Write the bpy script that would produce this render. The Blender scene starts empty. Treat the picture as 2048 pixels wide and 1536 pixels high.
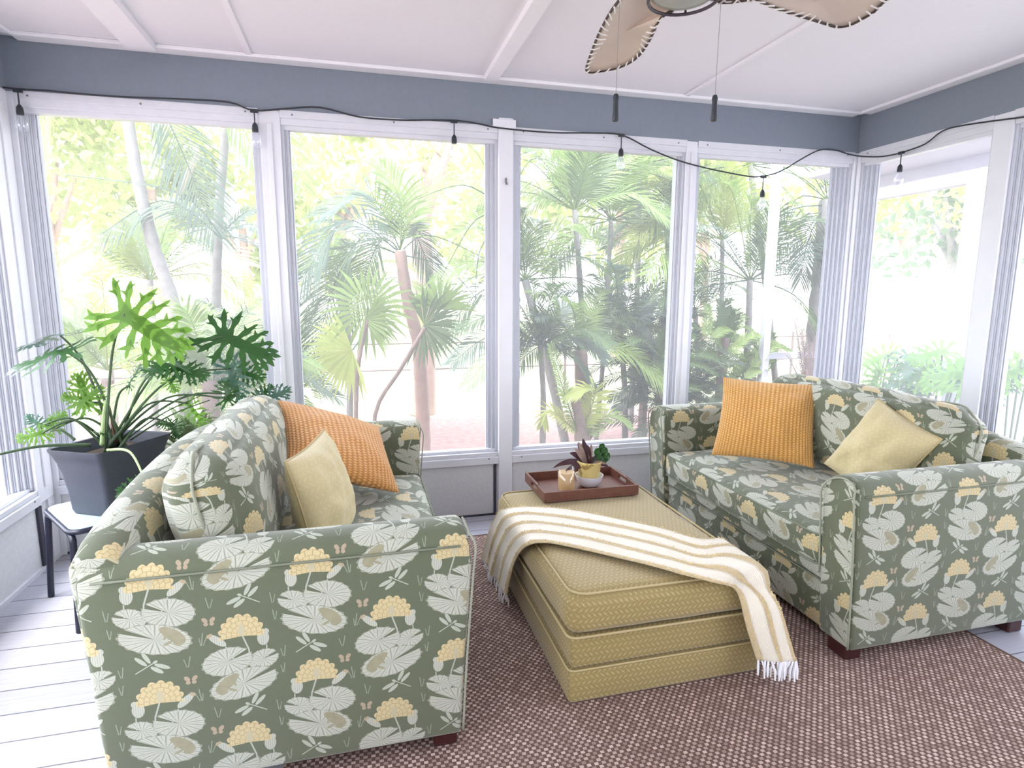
import bpy, bmesh, math, random
from mathutils import Vector as V, Matrix, noise
PI = math.pi
C = bpy.context.scene.collection
rnd = random.Random(7)

# ------------------------------------------------------------------ camera
FPX, YAW, PITCH, ROLL, CH = 1188.7, 0.2535, 0.1552, 0.0036, 1.35
CF = V((math.sin(YAW)*math.cos(PITCH), math.cos(YAW)*math.cos(PITCH), -math.sin(PITCH)))
CR = V((math.cos(YAW), -math.sin(YAW), 0)); CU = CR.cross(CF)
c_, s_ = math.cos(ROLL), math.sin(ROLL)
CR, CU = c_*CR + s_*CU, -s_*CR + c_*CU
cam = bpy.data.objects.new('camera', bpy.data.cameras.new('camera')); C.objects.link(cam)
cam.data.sensor_width = 36; cam.data.lens = FPX/2048*36; cam.data.clip_start = .05; cam.data.clip_end = 300
cam.matrix_world = Matrix(((CR.x, CU.x, -CF.x, 0), (CR.y, CU.y, -CF.y, 0), (CR.z, CU.z, -CF.z, CH), (0, 0, 0, 1)))
bpy.context.scene.camera = cam
def at(px, py, X=None, Y=None, Z=None):
    """point of the place seen at a pixel of the photograph, at a known wall, depth or height"""
    d = CF + (px-1024)/FPX*CR + (768-py)/FPX*CU; o = V((0, 0, CH))
    t = X/d.x if X is not None else Y/d.y if Y is not None else (Z-CH)/d.z
    return o + d*t

# ------------------------------------------------------------------ node helpers
class S:
    def __init__(s, T, k): s.T, s.k = T, k
    def _b(s, op, o, r=False):
        return s.T.m(op, o, s) if r else s.T.m(op, s, o)
    def __add__(s, o): return s._b('ADD', o)
    __radd__ = __add__
    def __sub__(s, o): return s._b('SUBTRACT', o)
    def __rsub__(s, o): return s._b('SUBTRACT', o, True)
    def __mul__(s, o): return s._b('MULTIPLY', o)
    __rmul__ = __mul__
    def __truediv__(s, o): return s._b('DIVIDE', o)
    def __lt__(s, o): return s._b('LESS_THAN', o)
    def __gt__(s, o): return s._b('GREATER_THAN', o)
class T:
    def __init__(s, name):
        s.mat = bpy.data.materials.new(name); s.mat.use_nodes = True
        s.nt = s.mat.node_tree; s.nt.nodes.clear()
        s.out = s.nt.nodes.new('ShaderNodeOutputMaterial')
    def n(s, typ, **kw):
        nd = s.nt.nodes.new(typ)
        for k, v in kw.items():
            if k.startswith('_'): setattr(nd, k[1:], v)
        for k, v in kw.items():
            if k.startswith('_'): continue
            key = int(k[1:]) if k[0] == 'i' and k[1:].isdigit() else k.replace('__', ' ')
            s.put(v, nd.inputs[key])
        return nd
    def put(s, v, sock):
        if isinstance(v, S): s.nt.links.new(v.k, sock)
        elif isinstance(v, bpy.types.NodeSocket): s.nt.links.new(v, sock)
        else:
            if isinstance(v, (tuple, list)) and len(v) == 3 and sock.type == 'RGBA': v = (*v, 1)
            sock.default_value = v
    def m(s, op, a, b=None, c=None):
        nd = s.nt.nodes.new('ShaderNodeMath'); nd.operation = op
        s.put(a, nd.inputs[0])
        if b is not None: s.put(b, nd.inputs[1])
        if c is not None: s.put(c, nd.inputs[2])
        return S(s, nd.outputs[0])
    def uv(s, kind='UV'):
        tc = s.nt.nodes.new('ShaderNodeTexCoord'); sp = s.nt.nodes.new('ShaderNodeSeparateXYZ')
        s.nt.links.new(tc.outputs[kind], sp.inputs[0]); s.co = tc.outputs[kind]
        return S(s, sp.outputs[0]), S(s, sp.outputs[1]), S(s, sp.outputs[2])
    def mix(s, f, a, b):
        nd = s.nt.nodes.new('ShaderNodeMix'); nd.data_type = 'RGBA'
        s.put(f, nd.inputs[0]); s.put(a, nd.inputs[6]); s.put(b, nd.inputs[7])
        return nd.outputs[2]
    def noise(s, scale, detail=3, co=None):
        nd = s.nt.nodes.new('ShaderNodeTexNoise'); nd.inputs['Scale'].default_value = scale; nd.inputs['Detail'].default_value = detail
        if co is None: co = s.nt.nodes.new('ShaderNodeTexCoord').outputs['Object']
        s.nt.links.new(co, nd.inputs['Vector']); return S(s, nd.outputs[0])
    def bsdf(s, col, rough=.8, bump=None, bs=.3, bd=.002, transl=0, **kw):
        p = s.n('ShaderNodeBsdfPrincipled', Base__Color=col, Roughness=rough)
        for k, v in kw.items(): s.put(v, p.inputs[k.replace('__', ' ')])
        if bump is not None:
            b = s.n('ShaderNodeBump', Strength=bs, Distance=bd, Height=bump)
            s.nt.links.new(b.outputs[0], p.inputs['Normal'])
        sh = p.outputs[0]
        if transl:
            t = s.n('ShaderNodeBsdfTranslucent', Color=col); mx = s.n('ShaderNodeMixShader', Fac=transl)
            s.nt.links.new(sh, mx.inputs[1]); s.nt.links.new(t.outputs[0], mx.inputs[2]); sh = mx.outputs[0]
        s.nt.links.new(sh, s.out.inputs[0]); return s.mat
def cmb(t, x, y, z=0.0):
    nd = t.n('ShaderNodeCombineXYZ'); t.put(x, nd.inputs[0]); t.put(y, nd.inputs[1]); t.put(z, nd.inputs[2]); return nd.outputs[0]
def plain(name, col, rough=.6, var=.08, scale=20, bs=.1, **kw):
    t = T(name); n = t.noise(scale)
    c = t.mix(n, tuple(x*(1-var) for x in col), tuple(min(1, x*(1+var)) for x in col))
    return t.bsdf(c, rough, n, bs, .002, **kw)
fl = lambda t, a: t.m('FLOOR', a)
fr = lambda t, a: t.m('FRACT', a)
ab = lambda t, a: t.m('ABSOLUTE', a)

# ---- water lily upholstery, a repeat of lily pads, lotus flowers, buds, frogs, dragonflies and reeds
def lily(name, shade=1.0):
    t = T(name); u, v, _ = t.uv()
    cw, ch = .19, .31
    col = fl(t, u/cw); par = fr(t, col/2)*2
    x = (fr(t, u/cw)-.5)*cw*(1-par*2)
    y = (fr(t, v/ch+par*.5)-.5)*ch
    # slight hand-woven waviness of outlines
    def loc(cx, cy, rx, ry, ang=0):
        dx, dy = x-cx, y-cy
        if ang:
            ca, sa = math.cos(ang), math.sin(ang)
            dx, dy = dx*ca+dy*sa, dy*ca-dx*sa
        return dx/rx, dy/ry
    def ell(*a):
        dx, dy = loc(*a); return (dx*dx+dy*dy) < 1.0
    def mx(*m):
        r = m[0]
        for k in m[1:]: r = t.m('MAXIMUM', r, k)
        return r
    def line(x0, y0, x1, y1, w):
        L = math.hypot(x1-x0, y1-y0); ca, sa = (x1-x0)/L, (y1-y0)/L
        mx_, my_ = (x0+x1)/2, (y0+y1)/2
        dx, dy = x-mx_, y-my_
        a, b = ab(t, dx*ca+dy*sa), ab(t, dy*ca-dx*sa)
        return (a < L/2)*(b < w)
    nz = t.noise(700, 2, t.co); nz2 = t.noise(9, 3, t.co); swirl = t.noise(60, 1, t.co)
    g0 = t.mix(swirl, (.062, .078, .034), (.080, .098, .048))
    c = t.mix(nz, g0, (.105, .122, .068))
    pale, vein = (.50, .51, .43), (.21, .23, .155)
    def pad(c, cx, cy, rx, ry, a0, tilt, n):
        dx, dy = loc(cx, cy, rx, ry, tilt)
        r = t.m('SQRT', dx*dx+dy*dy); a = t.m('ARCTAN2', dy, dx)
        edge = 1-.03*t.m('SINE', a*17)
        m = (r < edge)*((ab(t, a-a0) > .15))
        f = ab(t, fr(t, a*(n/(2*PI))+.013*t.m('SINE', r*14))-.5)
        vn = mx((f > .44-.12*(1-r)), (r > .62)*(ab(t, fr(t, a*(2*n/(2*PI)))-.5) > .44), (r > .955))
        return t.mix(m, c, t.mix(vn*.8, pale, vein))
    # reeds, dragonfly, butterfly
    reed = mx(line(-.090, .070, -.085, .105, .0013), line(-.086, .070, -.074, .098, .001), line(-.092, .070, -.094, .092, .001), line(.084, -.145, .080, -.115, .0012), line(.087, -.145, .092, -.122, .001),
              line(-.066, -.140, -.072, -.110, .0012), line(-.063, -.140, -.056, -.116, .001), line(.088, .118, .084, .145, .0012), line(.090, .118, .094, .140, .001))
    c = t.mix(reed*.6, c, (.36, .41, .32))
    fly = mx(ell(.0275, -.099, .018, .0052, 1.1), ell(.040, -.1075, .018, .0052, .8), ell(-.007, -.127, .019, .0055, .42), ell(.0055, -.1355, .017, .0055, .65),
             line(.0035, -.1105, .0545, -.139, .0013), ell(.008, -.113, .006, .0035, -.5))
    c = t.mix(fly, c, (.43, .46, .37))
    but = mx(ell(-.078, .138, .0085, .0055, -.9), ell(-.060, .138, .0085, .0055, .9), ell(-.076, .127, .0055, .005, 0), ell(-.062, .127, .0055, .005, 0))
    c = t.mix(but, c, (.40, .31, .21))
    c = pad(c, .054, .0105, .039, .027, .2, .25, 15)
    c = pad(c, -.032, .016, .062, .039, .42, .15, 17)
    c = pad(c, .0035, -.052, .085, .041, .40, .22, 21)
    frog = mx(ell(-.038, -.046, .034, .015, .7), ell(-.018, -.030, .011, .009, .6), ell(-.050, -.066, .014, .011, -.2), ell(-.026, -.066, .013, .0035, -.4), ell(-.022, -.046, .012, .0035, -1.0))
    c = t.mix(frog, c, t.mix(swirl, (.25, .235, .135), (.36, .33, .21)))
    c = t.mix(mx(line(.006, .088, .020, .045, .0020), line(.020, .047, .029, -.031, .0019), line(-.034, .058, -.005, -.006, .0016), line(.064, .050, .065, .015, .0016)), c, (.43, .45, .37))
    bud = mx(ell(-.0525, .078, .026, .0098, -.72), ell(.057, .070, .0145, .021, 0), ell(.050, .086, .008, .009, .3), ell(.064, .087, .008, .009, -.3))
    c = t.mix(bud, c, t.mix((fr(t, x*190) > .75), (.50, .51, .43), (.34, .36, .28)))
    c = t.mix(ell(-.070, .0935, .008, .0045, .6), c, (.42, .33, .20))
    dx, dy = x-.006, y-.0885
    r = t.m('SQRT', dx*dx+dy*dy*.98); a = t.m('ARCTAN2', dy+.010, dx)
    sc_ = ab(t, t.m('SINE', a*8.5))
    pet = .049+.0075*sc_
    fm = (r < pet)*(dy > -.006-ab(t, dx)*.10)
    ring = ab(t, t.m('SINE', a*8.5+t.m('FLOOR', r*80)*1.57))
    fc = t.mix(t.m('MAXIMUM', (ring < .22), (fr(t, r*80) > .86)), (.60, .49, .26), (.43, .33, .15))
    c = t.mix(fm, c, fc)
    c = t.mix(ell(.006, .100, .008, .016, 0), c, (.50, .45, .29))
    c = t.mix(nz*.25, c, (.22, .24, .17))
    return t.bsdf(c, .75, nz, .35, .0012, Sheen__Weight=.35)

MAT = {}
MAT['lily'] = lily('lily_upholstery')
MAT['piping_green'] = plain('piping_green', (.19, .21, .15), .8, .2, 300)
MAT['piping_pale'] = plain('piping_pale', (.31, .33, .25), .8, .2, 200)
MAT['mahogany'] = plain('mahogany', (.045, .010, .010), .35, .3, 30)
def ottoman_mat(name, lo, hi):
    t = T(name); u, v, _ = t.uv(); s = .0185
    row = fl(t, v/s); x = u/s+.5*row; col = fl(t, x)
    par = fr(t, (col+row)*.5)*2
    dx, dy = fr(t, x)-.5, fr(t, v/s)-.5
    sg = 1-2*fr(t, row*.5)*2
    a = dx*.72+dy*sg*.69; b = dy*.72-dx*sg*.69
    core = (ab(t, a) < .50)*(ab(t, b) < .06)
    cross = (ab(t, a) < .10)*(ab(t, b) < .17)
    nz = t.noise(500, 2, t.co); nb = t.noise(12, 2, t.co)
    m = t.m('MAXIMUM', core, cross)*(.35+.65*nb)
    c = t.mix(m, t.mix(nz, tuple(k*.86 for k in lo), tuple(k*1.1 for k in lo)), hi)
    return t.bsdf(c, .7, m*.6+nz*.3, .4, .0012, Sheen__Weight=.3)
MAT['ottoman'] = ottoman_mat('basketweave_damask', (.315, .235, .085), (.54, .44, .21))
MAT['pale_pillow'] = ottoman_mat('pale_damask', (.56, .48, .26), (.61, .54, .33))
MAT['piping_gold'] = plain('piping_gold', (.48, .39, .20), .7, .15, 300)
def knit(name, lo, hi, s, sy):
    t = T(name); u, v, _ = t.uv()
    col = fl(t, u/s); x = fr(t, u/s)-.5; y = fr(t, v/sy+.5*fr(t, col*.5)*2)-.5
    h = (t.m('COSINE', x*2*PI)*.5+.5)*.6+(t.m('COSINE', y*2*PI)*.5+.5)*.5
    nz = t.noise(260, 3, t.co)
    h = h+nz*.45
    f = t.m('MULTIPLY_ADD', h, .9, -.25); f = t.m('MAXIMUM', t.m('MINIMUM', f, 1.0), 0.0)
    return t.bsdf(t.mix(f, lo, hi), .85, h, 1.0, .004, Sheen__Weight=.3)
MAT['orange_knit'] = knit('orange_waffle_knit', (.46, .20, .035), (.84, .49, .14), .0165, .012)
MAT['rust_knit'] = knit('rust_basket_knit', (.42, .17, .035), (.76, .40, .13), .019, .013)
# rug
t = T('basket_rug'); u, v, _ = t.uv('Object'); sx, sy = .0225, .0125
row = fl(t, v/sy); x = u/sx+.5*row; col = fl(t, x)
dx, dy = ab(t, fr(t, x)-.5), ab(t, fr(t, v/sy)-.5)
wn = t.n('ShaderNodeTexWhiteNoise', Vector=cmb(t, col, row)); rv = S(t, wn.outputs[0])
dot = (dx < .27)*(dy < .40)
thr = ab(t, fr(t, u/.0038)-.5)
big = t.noise(5, 2, t.co)
dk = t.mix(thr*1.6, (.075, .040, .032), (.20, .120, .098))
c = t.mix(dot*(.45+.55*rv), dk, t.mix(rv*.6+big*.4, (.44, .30, .24), (.70, .54, .48)))
MAT['rug'] = t.bsdf(c, .9, dot*.7+(1-thr)*.3, .7, .003)
MAT['rug_binding'] = plain('rug_binding', (.12, .065, .05), .9, .2, 100)
# painted deck floor
t = T('painted_deck'); u, v, _ = t.uv('Object'); pw = .137
g = ab(t, fr(t, (v-.015)/pw)-.5); gap = (g > .482)
wn = S(t, t.n('ShaderNodeTexWhiteNoise', Vector=cmb(t, fl(t, (v-.015)/pw), 0.0)).outputs[0])
mp = t.n('ShaderNodeMapping'); t.nt.links.new(t.co, mp.inputs[0]); mp.inputs['Scale'].default_value = (2, 30, 1)
n1 = t.noise(3, 5, mp.outputs[0]); n2 = t.noise(2.2, 4, t.co)
c = t.mix(n1, (.33, .33, .37), (.50, .49, .56)); c = t.mix((n2 > .62)*.25, c, (.36, .35, .34)); c = t.mix(wn*.25, c, (.54, .54, .60))
c = t.mix(gap, c, (.10, .10, .11))
MAT['floor'] = t.bsdf(c, .45, 1-gap, .6, .004)
MAT['white_paint'] = plain('white_paint', (.76, .77, .82), .45, .05, 9)
MAT['trim_paint'] = plain('trim_paint', (.70, .71, .76), .4, .06, 14)
MAT['track'] = plain('vinyl_track', (.55, .57, .63), .35, .06, 14)
MAT['stucco'] = plain('stucco', (.66, .66, .68), .85, .10, 60, .35)
MAT['beam'] = plain('grey_beam_paint', (.215, .248, .295), .7, .06, 50)
MAT['ceiling'] = plain('ceiling_paint', (.84, .83, .86), .7, .02, 40)
MAT['batten'] = plain('batten_paint', (.88, .87, .90), .6, .02, 40)
MAT['gap'] = plain('dark_gap', (.05, .05, .07), .8, .2)
MAT['screw'] = plain('screw_metal', (.18, .17, .17), .5, .2)
MAT['black'] = plain('black_rubber', (.022, .028, .036), .5, .2)
MAT['navy_metal'] = plain('navy_metal', (.012, .014, .032), .35, .2)
MAT['planter'] = plain('slate_plastic', (.050, .058, .080), .6, .15, 60)
MAT['soil'] = plain('soil', (.05, .032, .02), .9, .5, 60, 1)
MAT['walnut'] = plain('walnut', (.16, .065, .045), .4, .3, 40)
MAT['ceramic_white'] = plain('ceramic_white', (.80, .80, .86), .25, .02)
MAT['cream'] = plain('cream_ceramic', (.72, .69, .58), .4, .06)
MAT['wax'] = plain('candle_wax', (.92, .76, .50), .45, .04, transl=.3)
t = T('mottled_yellow_glaze'); n = t.noise(18, 3); MAT['yellow_glaze'] = t.bsdf(t.mix((n > .58), (.74, .60, .25), (.42, .30, .11)), .35)
def glass(name, tint=(1, 1, 1), gl=.06, haze=0.0, rough=.02):
    t = T(name)
    tr = t.n('ShaderNodeBsdfTransparent', Color=tint); g = t.n('ShaderNodeBsdfGlossy', Color=(1, 1, 1), Roughness=rough)
    m1 = t.n('ShaderNodeMixShader', Fac=gl); t.nt.links.new(tr.outputs[0], m1.inputs[1]); t.nt.links.new(g.outputs[0], m1.inputs[2])
    sh = m1.outputs[0]
    if haze:
        h = t.n('ShaderNodeBsdfTranslucent', Color=(.95, .95, 1)); m2 = t.n('ShaderNodeMixShader', Fac=haze)
        t.nt.links.new(sh, m2.inputs[1]); t.nt.links.new(h.outputs[0], m2.inputs[2]); sh = m2.outputs[0]
    t.nt.links.new(sh, t.out.inputs[0]); return t.mat
MAT['pane'] = glass('hazy_vinyl_pane', (.99, .99, 1), 0, .08)
MAT['jar_glass'] = glass('jar_glass', (1, .97, .92), .10)
MAT['bulb_glass'] = glass('bulb_glass', (.95, .96, 1), .16, .12)
t = T('pebbled_glass'); n = t.noise(90, 4); MAT['pebble'] = t.bsdf(t.mix(n, (.30, .42, .46), (.62, .74, .78)), .12, n, 1, .004)
t = T('frosted_lamp_glass'); MAT['lamp_glass'] = t.bsdf(t.mix(t.noise(12), (.72, .74, .66), (.88, .90, .86)), .15, transl=.6)
MAT['bronze'] = plain('dark_bronze', (.045, .035, .045), .4, .2)
MAT['canvas'] = plain('parchment_canvas', (.80, .70, .60), .7, .10, 9, .3, transl=.25)
MAT['cane'] = plain('dark_cane', (.055, .035, .03), .5, .3)
MAT['chain'] = plain('chain_metal', (.30, .28, .27), .4, .1)
MAT['lace'] = plain('white_lacing', (.80, .77, .74), .7, .05)
def leaf(name, a, b, tr=.35, rough=.45, sc=6):
    t = T(name); n = t.noise(sc, 3); return t.bsdf(t.mix(n, a, b), rough, transl=tr)
MAT['leaf_fresh'] = leaf('leaf_fresh', (.12, .27, .035), (.22, .42, .07), .55)
MAT['leaf_deep'] = leaf('leaf_deep', (.022, .085, .022), (.05, .15, .035), .25, .3)
MAT['leaf_blue'] = leaf('leaf_blue', (.045, .12, .085), (.10, .20, .14), .25, .3)
MAT['petiole'] = plain('petiole_green', (.06, .11, .05), .5, .3)
MAT['petiole_pale'] = plain('petiole_pale', (.36, .50, .22), .5, .2)
MAT['petiole_red'] = plain('petiole_brown', (.16, .06, .035), .6, .3)
MAT['leaf_purple'] = leaf('leaf_purple', (.045, .018, .028), (.10, .045, .05), .2, .35, 30)
MAT['leaf_pink'] = leaf('leaf_pink', (.24, .14, .12), (.42, .30, .22), .3, .4, 30)
MAT['fern'] = leaf('fern_green', (.24, .34, .17), (.42, .52, .31), .4)
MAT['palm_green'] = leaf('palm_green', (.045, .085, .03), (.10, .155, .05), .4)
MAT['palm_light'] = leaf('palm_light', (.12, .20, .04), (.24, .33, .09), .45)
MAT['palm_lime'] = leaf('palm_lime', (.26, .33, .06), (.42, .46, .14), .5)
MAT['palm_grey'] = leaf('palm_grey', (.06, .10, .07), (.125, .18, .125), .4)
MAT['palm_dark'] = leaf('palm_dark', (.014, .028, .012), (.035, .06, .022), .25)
MAT['palm_dead'] = leaf('palm_dead', (.16, .12, .12), (.30, .24, .22), .3)
MAT['trunk_grey'] = plain('trunk_grey', (.20, .19, .18), .9, .35, 14, .5)
MAT['trunk_brown'] = plain('trunk_brown', (.17, .12, .10), .9, .4, 14, .5)
MAT['trunk_pink'] = plain('trunk_pinkish_bark', (.36, .24, .20), .9, .25, 10, .5)  # bark with its own brownish pink colour
MAT['foliage_far'] = leaf('foliage_far', (.26, .31, .10), (.42, .46, .18), .5, .7, 1)
MAT['foliage_far_green'] = leaf('foliage_far_green', (.10, .16, .09), (.18, .24, .14), .5, .7, 1)
t = T('red_mulch'); n = t.noise(14, 6); n2 = t.noise(60, 3); MAT['mulch'] = t.bsdf(t.mix(n, (.17, .085, .075), t.mix(n2, (.27, .15, .135), (.42, .30, .27))), .9, n2, .8, .03)
t = T('sunlit_lawn'); n = t.noise(1.2, 5); MAT['lawn'] = t.bsdf(t.mix(n, (.34, .38, .17), (.46, .44, .30)), .9)
MAT['paving'] = plain('pale_paving', (.36, .33, .33), .8, .1, 2)
MAT['brick'] = plain('pale_brick', (.34, .20, .20), .8, .15, 6)
MAT['water'] = plain('pool_water', (.16, .32, .38), .1, .1, 6)
MAT['ext_white'] = plain('exterior_white', (.42, .43, .49), .6, .04)

# ------------------------------------------------------------------ mesh helpers
def tag(o, label=None, cat=None, group=None, kind=None):
    if label: o['label'] = label
    if cat: o['category'] = cat
    if group: o['group'] = group
    if kind: o['kind'] = kind
    return o
def root(name, loc, label, cat, group=None):
    o = bpy.data.objects.new(name, None); o.location = loc; o.empty_display_size = .05; C.objects.link(o)
    return tag(o, label, cat, group)
class MB:
    """collects faces in world coordinates, then builds ONE mesh object"""
    def __init__(s): s.v = []; s.f = []; s.uv = []; s.mi = []; s.k = 0
    def add(s, vs, fs, uvs=None):
        b = len(s.v); s.v += [V(p) for p in vs]
        for i, f in enumerate(fs):
            s.f.append(tuple(b+j for j in f)); s.mi.append(s.k)
            s.uv.append([tuple(uvs[j]) for j in f] if uvs else None)
    def box(s, x0, x1, y0, y1, z0, z1):
        vs = [(x, y, z) for x in (x0, x1) for y in (y0, y1) for z in (z0, z1)]
        s.add(vs, [(0, 1, 3, 2), (4, 6, 7, 5), (0, 4, 5, 1), (2, 3, 7, 6), (0, 2, 6, 4), (1, 5, 7, 3)])
    def obox(s, c, ax, ay, az):
        c, ax, ay, az = V(c), V(ax), V(ay), V(az)
        vs = [c+ax*i+ay*j+az*k for i in (-1, 1) for j in (-1, 1) for k in (-1, 1)]
        s.add(vs, [(0, 1, 3, 2), (4, 6, 7, 5), (0, 4, 5, 1), (2, 3, 7, 6), (0, 2, 6, 4), (1, 5, 7, 3)])
    def tube(s, pts, r, n=8, closed=False, cap=True):
        pts = [V(p) for p in pts]; N = len(pts)
        rs = r if isinstance(r, (list, tuple)) else [r]*N
        if len(rs) != N: rs = [rs[0]+(rs[-1]-rs[0])*i/(N-1) for i in range(N)]
        vs = []; up = None
        for i, p in enumerate(pts):
            a = pts[i-1] if (i or closed) else p; b = pts[(i+1) % N] if (i < N-1 or closed) else p
            d = (b-a).normalized()
            if up is None:
                up = V((0, 0, 1)) if abs(d.z) < .9 else V((1, 0, 0))
            x = d.cross(up)
            if x.length < 1e-4: x = d.cross(V((0, 1, 0.1)))
            x.normalize(); y = x.cross(d).normalized(); up = y
            for k in range(n):
                q = 2*PI*k/n; vs.append(p+(x*math.cos(q)+y*math.sin(q))*rs[i])
        fs = []
        for i in range(N if closed else N-1):
            j = (i+1) % N
            for k in range(n):
                l = (k+1) % n; fs.append((i*n+k, i*n+l, j*n+l, j*n+k))
        if cap and not closed:
            fs.append(tuple(reversed(range(n)))); fs.append(tuple((N-1)*n+k for k in range(n)))
        s.add(vs, fs)
    def lathe(s, prof, c, n=24, ax=None, ang=0):
        c = V(c); vs = []; fs = []; M = len(prof)
        for k in range(n):
            q = 2*PI*k/n+ang
            for r, z in prof: vs.append(c+V((r*math.cos(q), r*math.sin(q), z)))
        for k in range(n):
            l = (k+1) % n
            for i in range(M-1): fs.append((k*M+i, l*M+i, l*M+i+1, k*M+i+1))
        s.add(vs, fs)
    def grid(s, fn, nu, nv, uvs=(1, 1), close_u=False):
        vs = []; uv = []; fs = []
        for i in range(nu+1):
            for j in range(nv+1):
                vs.append(fn(i/nu, j/nv)); uv.append((i/nu*uvs[0], j/nv*uvs[1]))
        for i in range(nu):
            for j in range(nv):
                a = i*(nv+1)+j; fs.append((a, a+nv+1, a+nv+2, a+1))
        s.add(vs, fs, uv)
    def prism(s, poly, fn0, fn1):
        n = len(poly); s.add([fn0(p) for p in poly]+[fn1(p) for p in poly],
              [tuple(range(n)), tuple(reversed(range(n, 2*n)))]+[(i, n+i, n+(i+1) % n, (i+1) % n) for i in range(n)])
    def rbox(s, lo, hi, r, puff=(0, 0, 0), n=14, wob=0):
        """soft rounded box: cushions"""
        lo, hi = V(lo), V(hi); c = (lo+hi)/2; h = (hi-lo)/2
        r = min(r, h.x*.98, h.y*.98, h.z*.98)
        def pt(p):
            q = V([p[i]*h[i] for i in range(3)]); inn = V([max(-h[i]+r, min(h[i]-r, q[i])) for i in range(3)])
            d = q-inn
            if d.length > 1e-9: d = d.normalized()*r
            o = inn+d
            for i in range(3):
                j, k = (i+1) % 3, (i+2) % 3
                e = max(0, 1-p[j]**2)*max(0, 1-p[k]**2)
                o[i] += puff[i]*math.copysign(1, p[i])*e**.6*abs(p[i])**2
            if wob:
                nn = noise.noise((o+c)*9)*wob; o += d.normalized()*nn if d.length > 1e-9 else V((0, 0, 0))
            return c+o
        def warp(a):     # denser near edges
            return math.sin(a*PI/2)*.35+a*.65
        for ax in range(3):
            for sg in (-1, 1):
                j, k = (ax+1) % 3, (ax+2) % 3; vs = []; fs = []
                for a in range(n+1):
                    for b in range(n+1):
                        p = [0, 0, 0]; p[ax] = sg; p[j] = warp(2*a/n-1); p[k] = warp(2*b/n-1); vs.append(pt(p))
                for a in range(n):
                    for b in range(n):
                        q = a*(n+1)+b; f = (q, q+n+1, q+n+2, q+1); fs.append(f if sg > 0 else f[::-1])
                s.add(vs, fs)
    def build(s, name, mat, parent=None, smooth=35, bevel=0, seg=2, box=None, merge=True, sub=0):
        me = bpy.data.meshes.new(name); o = bpy.data.objects.new(name, me); C.objects.link(o)
        off = V((0, 0, 0))
        if parent is not None:
            o.parent = parent; p = parent
            while p is not None: off += V(p.location); p = p.parent
            o.location = (0, 0, 0)
        bm = bmesh.new(); L = bm.loops.layers.uv.new('UVMap')
        bv = [bm.verts.new(p-off) for p in s.v]
        for f, uv, mi in zip(s.f, s.uv, s.mi):
            try: bf = bm.faces.new([bv[i] for i in f])
            except ValueError: continue
            bf.material_index = mi
            if uv:
                for l, q in zip(bf.loops, uv): l[L].uv = q
        if merge: bmesh.ops.remove_doubles(bm, verts=bm.verts, dist=1e-5)
        if merge == True and not any(s.uv): bmesh.ops.recalc_face_normals(bm, faces=bm.faces)
        if bevel:
            ed = [e for e in bm.edges if len(e.link_faces) == 2 and e.calc_face_angle(0) > math.radians(32)]
            bmesh.ops.bevel(bm, geom=ed, offset=bevel, segments=seg, affect='EDGES', profile=.5, clamp_overlap=True)
        if box:                                   # uv from the dominant direction, in metres
            for f in bm.faces:
                n = f.normal; a = [abs(n.x), abs(n.y), abs(n.z)]
                for l in f.loops:
                    p = l.vert.co+off
                    l[L].uv = box(p, n, a)
        for f in bm.faces: f.smooth = bool(smooth)
        bm.to_mesh(me); bm.free()
        if smooth and smooth < 180: 
            try: me.set_sharp_from_angle(angle=math.radians(smooth))
            except Exception: pass
        for m in (mat if isinstance(mat, (list, tuple)) else [mat]): me.materials.append(MAT[m] if isinstance(m, str) else m)
        return o
def boxuv(p, n, a):
    if a[1] >= a[0] and a[1] >= a[2]: return (p.x, p.z)
    if a[0] >= a[2]: return (p.y, p.z)
    return (p.x, p.y)
def one(name, mat, fn, label=None, cat=None, group=None, kind=None, parent=None, **kw):
    b = MB(); fn(b); o = b.build(name, mat, parent, **kw)
    return tag(o, label, cat, group, kind)
def boxes(*bs): return lambda b: [b.box(*q) for q in bs]
def smoothpts(pts, n=6):
    pts = [V(p) for p in pts]; out = []
    for i in range(len(pts)-1):
        p0, p1, p2, p3 = pts[max(i-1, 0)], pts[i], pts[i+1], pts[min(i+2, len(pts)-1)]
        for k in range(n):
            q = k/n
            out.append(.5*((2*p1)+(-p0+p2)*q+(2*p0-5*p1+4*p2-p3)*q*q+(-p0+3*p1-3*p2+p3)*q**3))
    return out+[pts[-1]]

# ------------------------------------------------------------------ the room
XL, XR, YB, Y0 = -1.526, 3.21, 3.38, -1.2     # left wall, right wall, back wall, open end behind the camera
ZC, ZB, ZW, ZS, ZR = 2.48, 2.246, 2.18, .40, .325  # ceiling, beam foot, pane top, pane foot, rail foot
WT = .12
st = dict(kind='structure')
one('floor', 'floor', boxes((XL-.1, XR+.1, Y0-.6, YB+.1, -.06, 0)), smooth=0, **st)
one('ceiling', 'ceiling', boxes((XL-.35, XR+.35, Y0-.2, YB+.35, ZC, ZC+.1)), smooth=0, **st)
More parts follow.
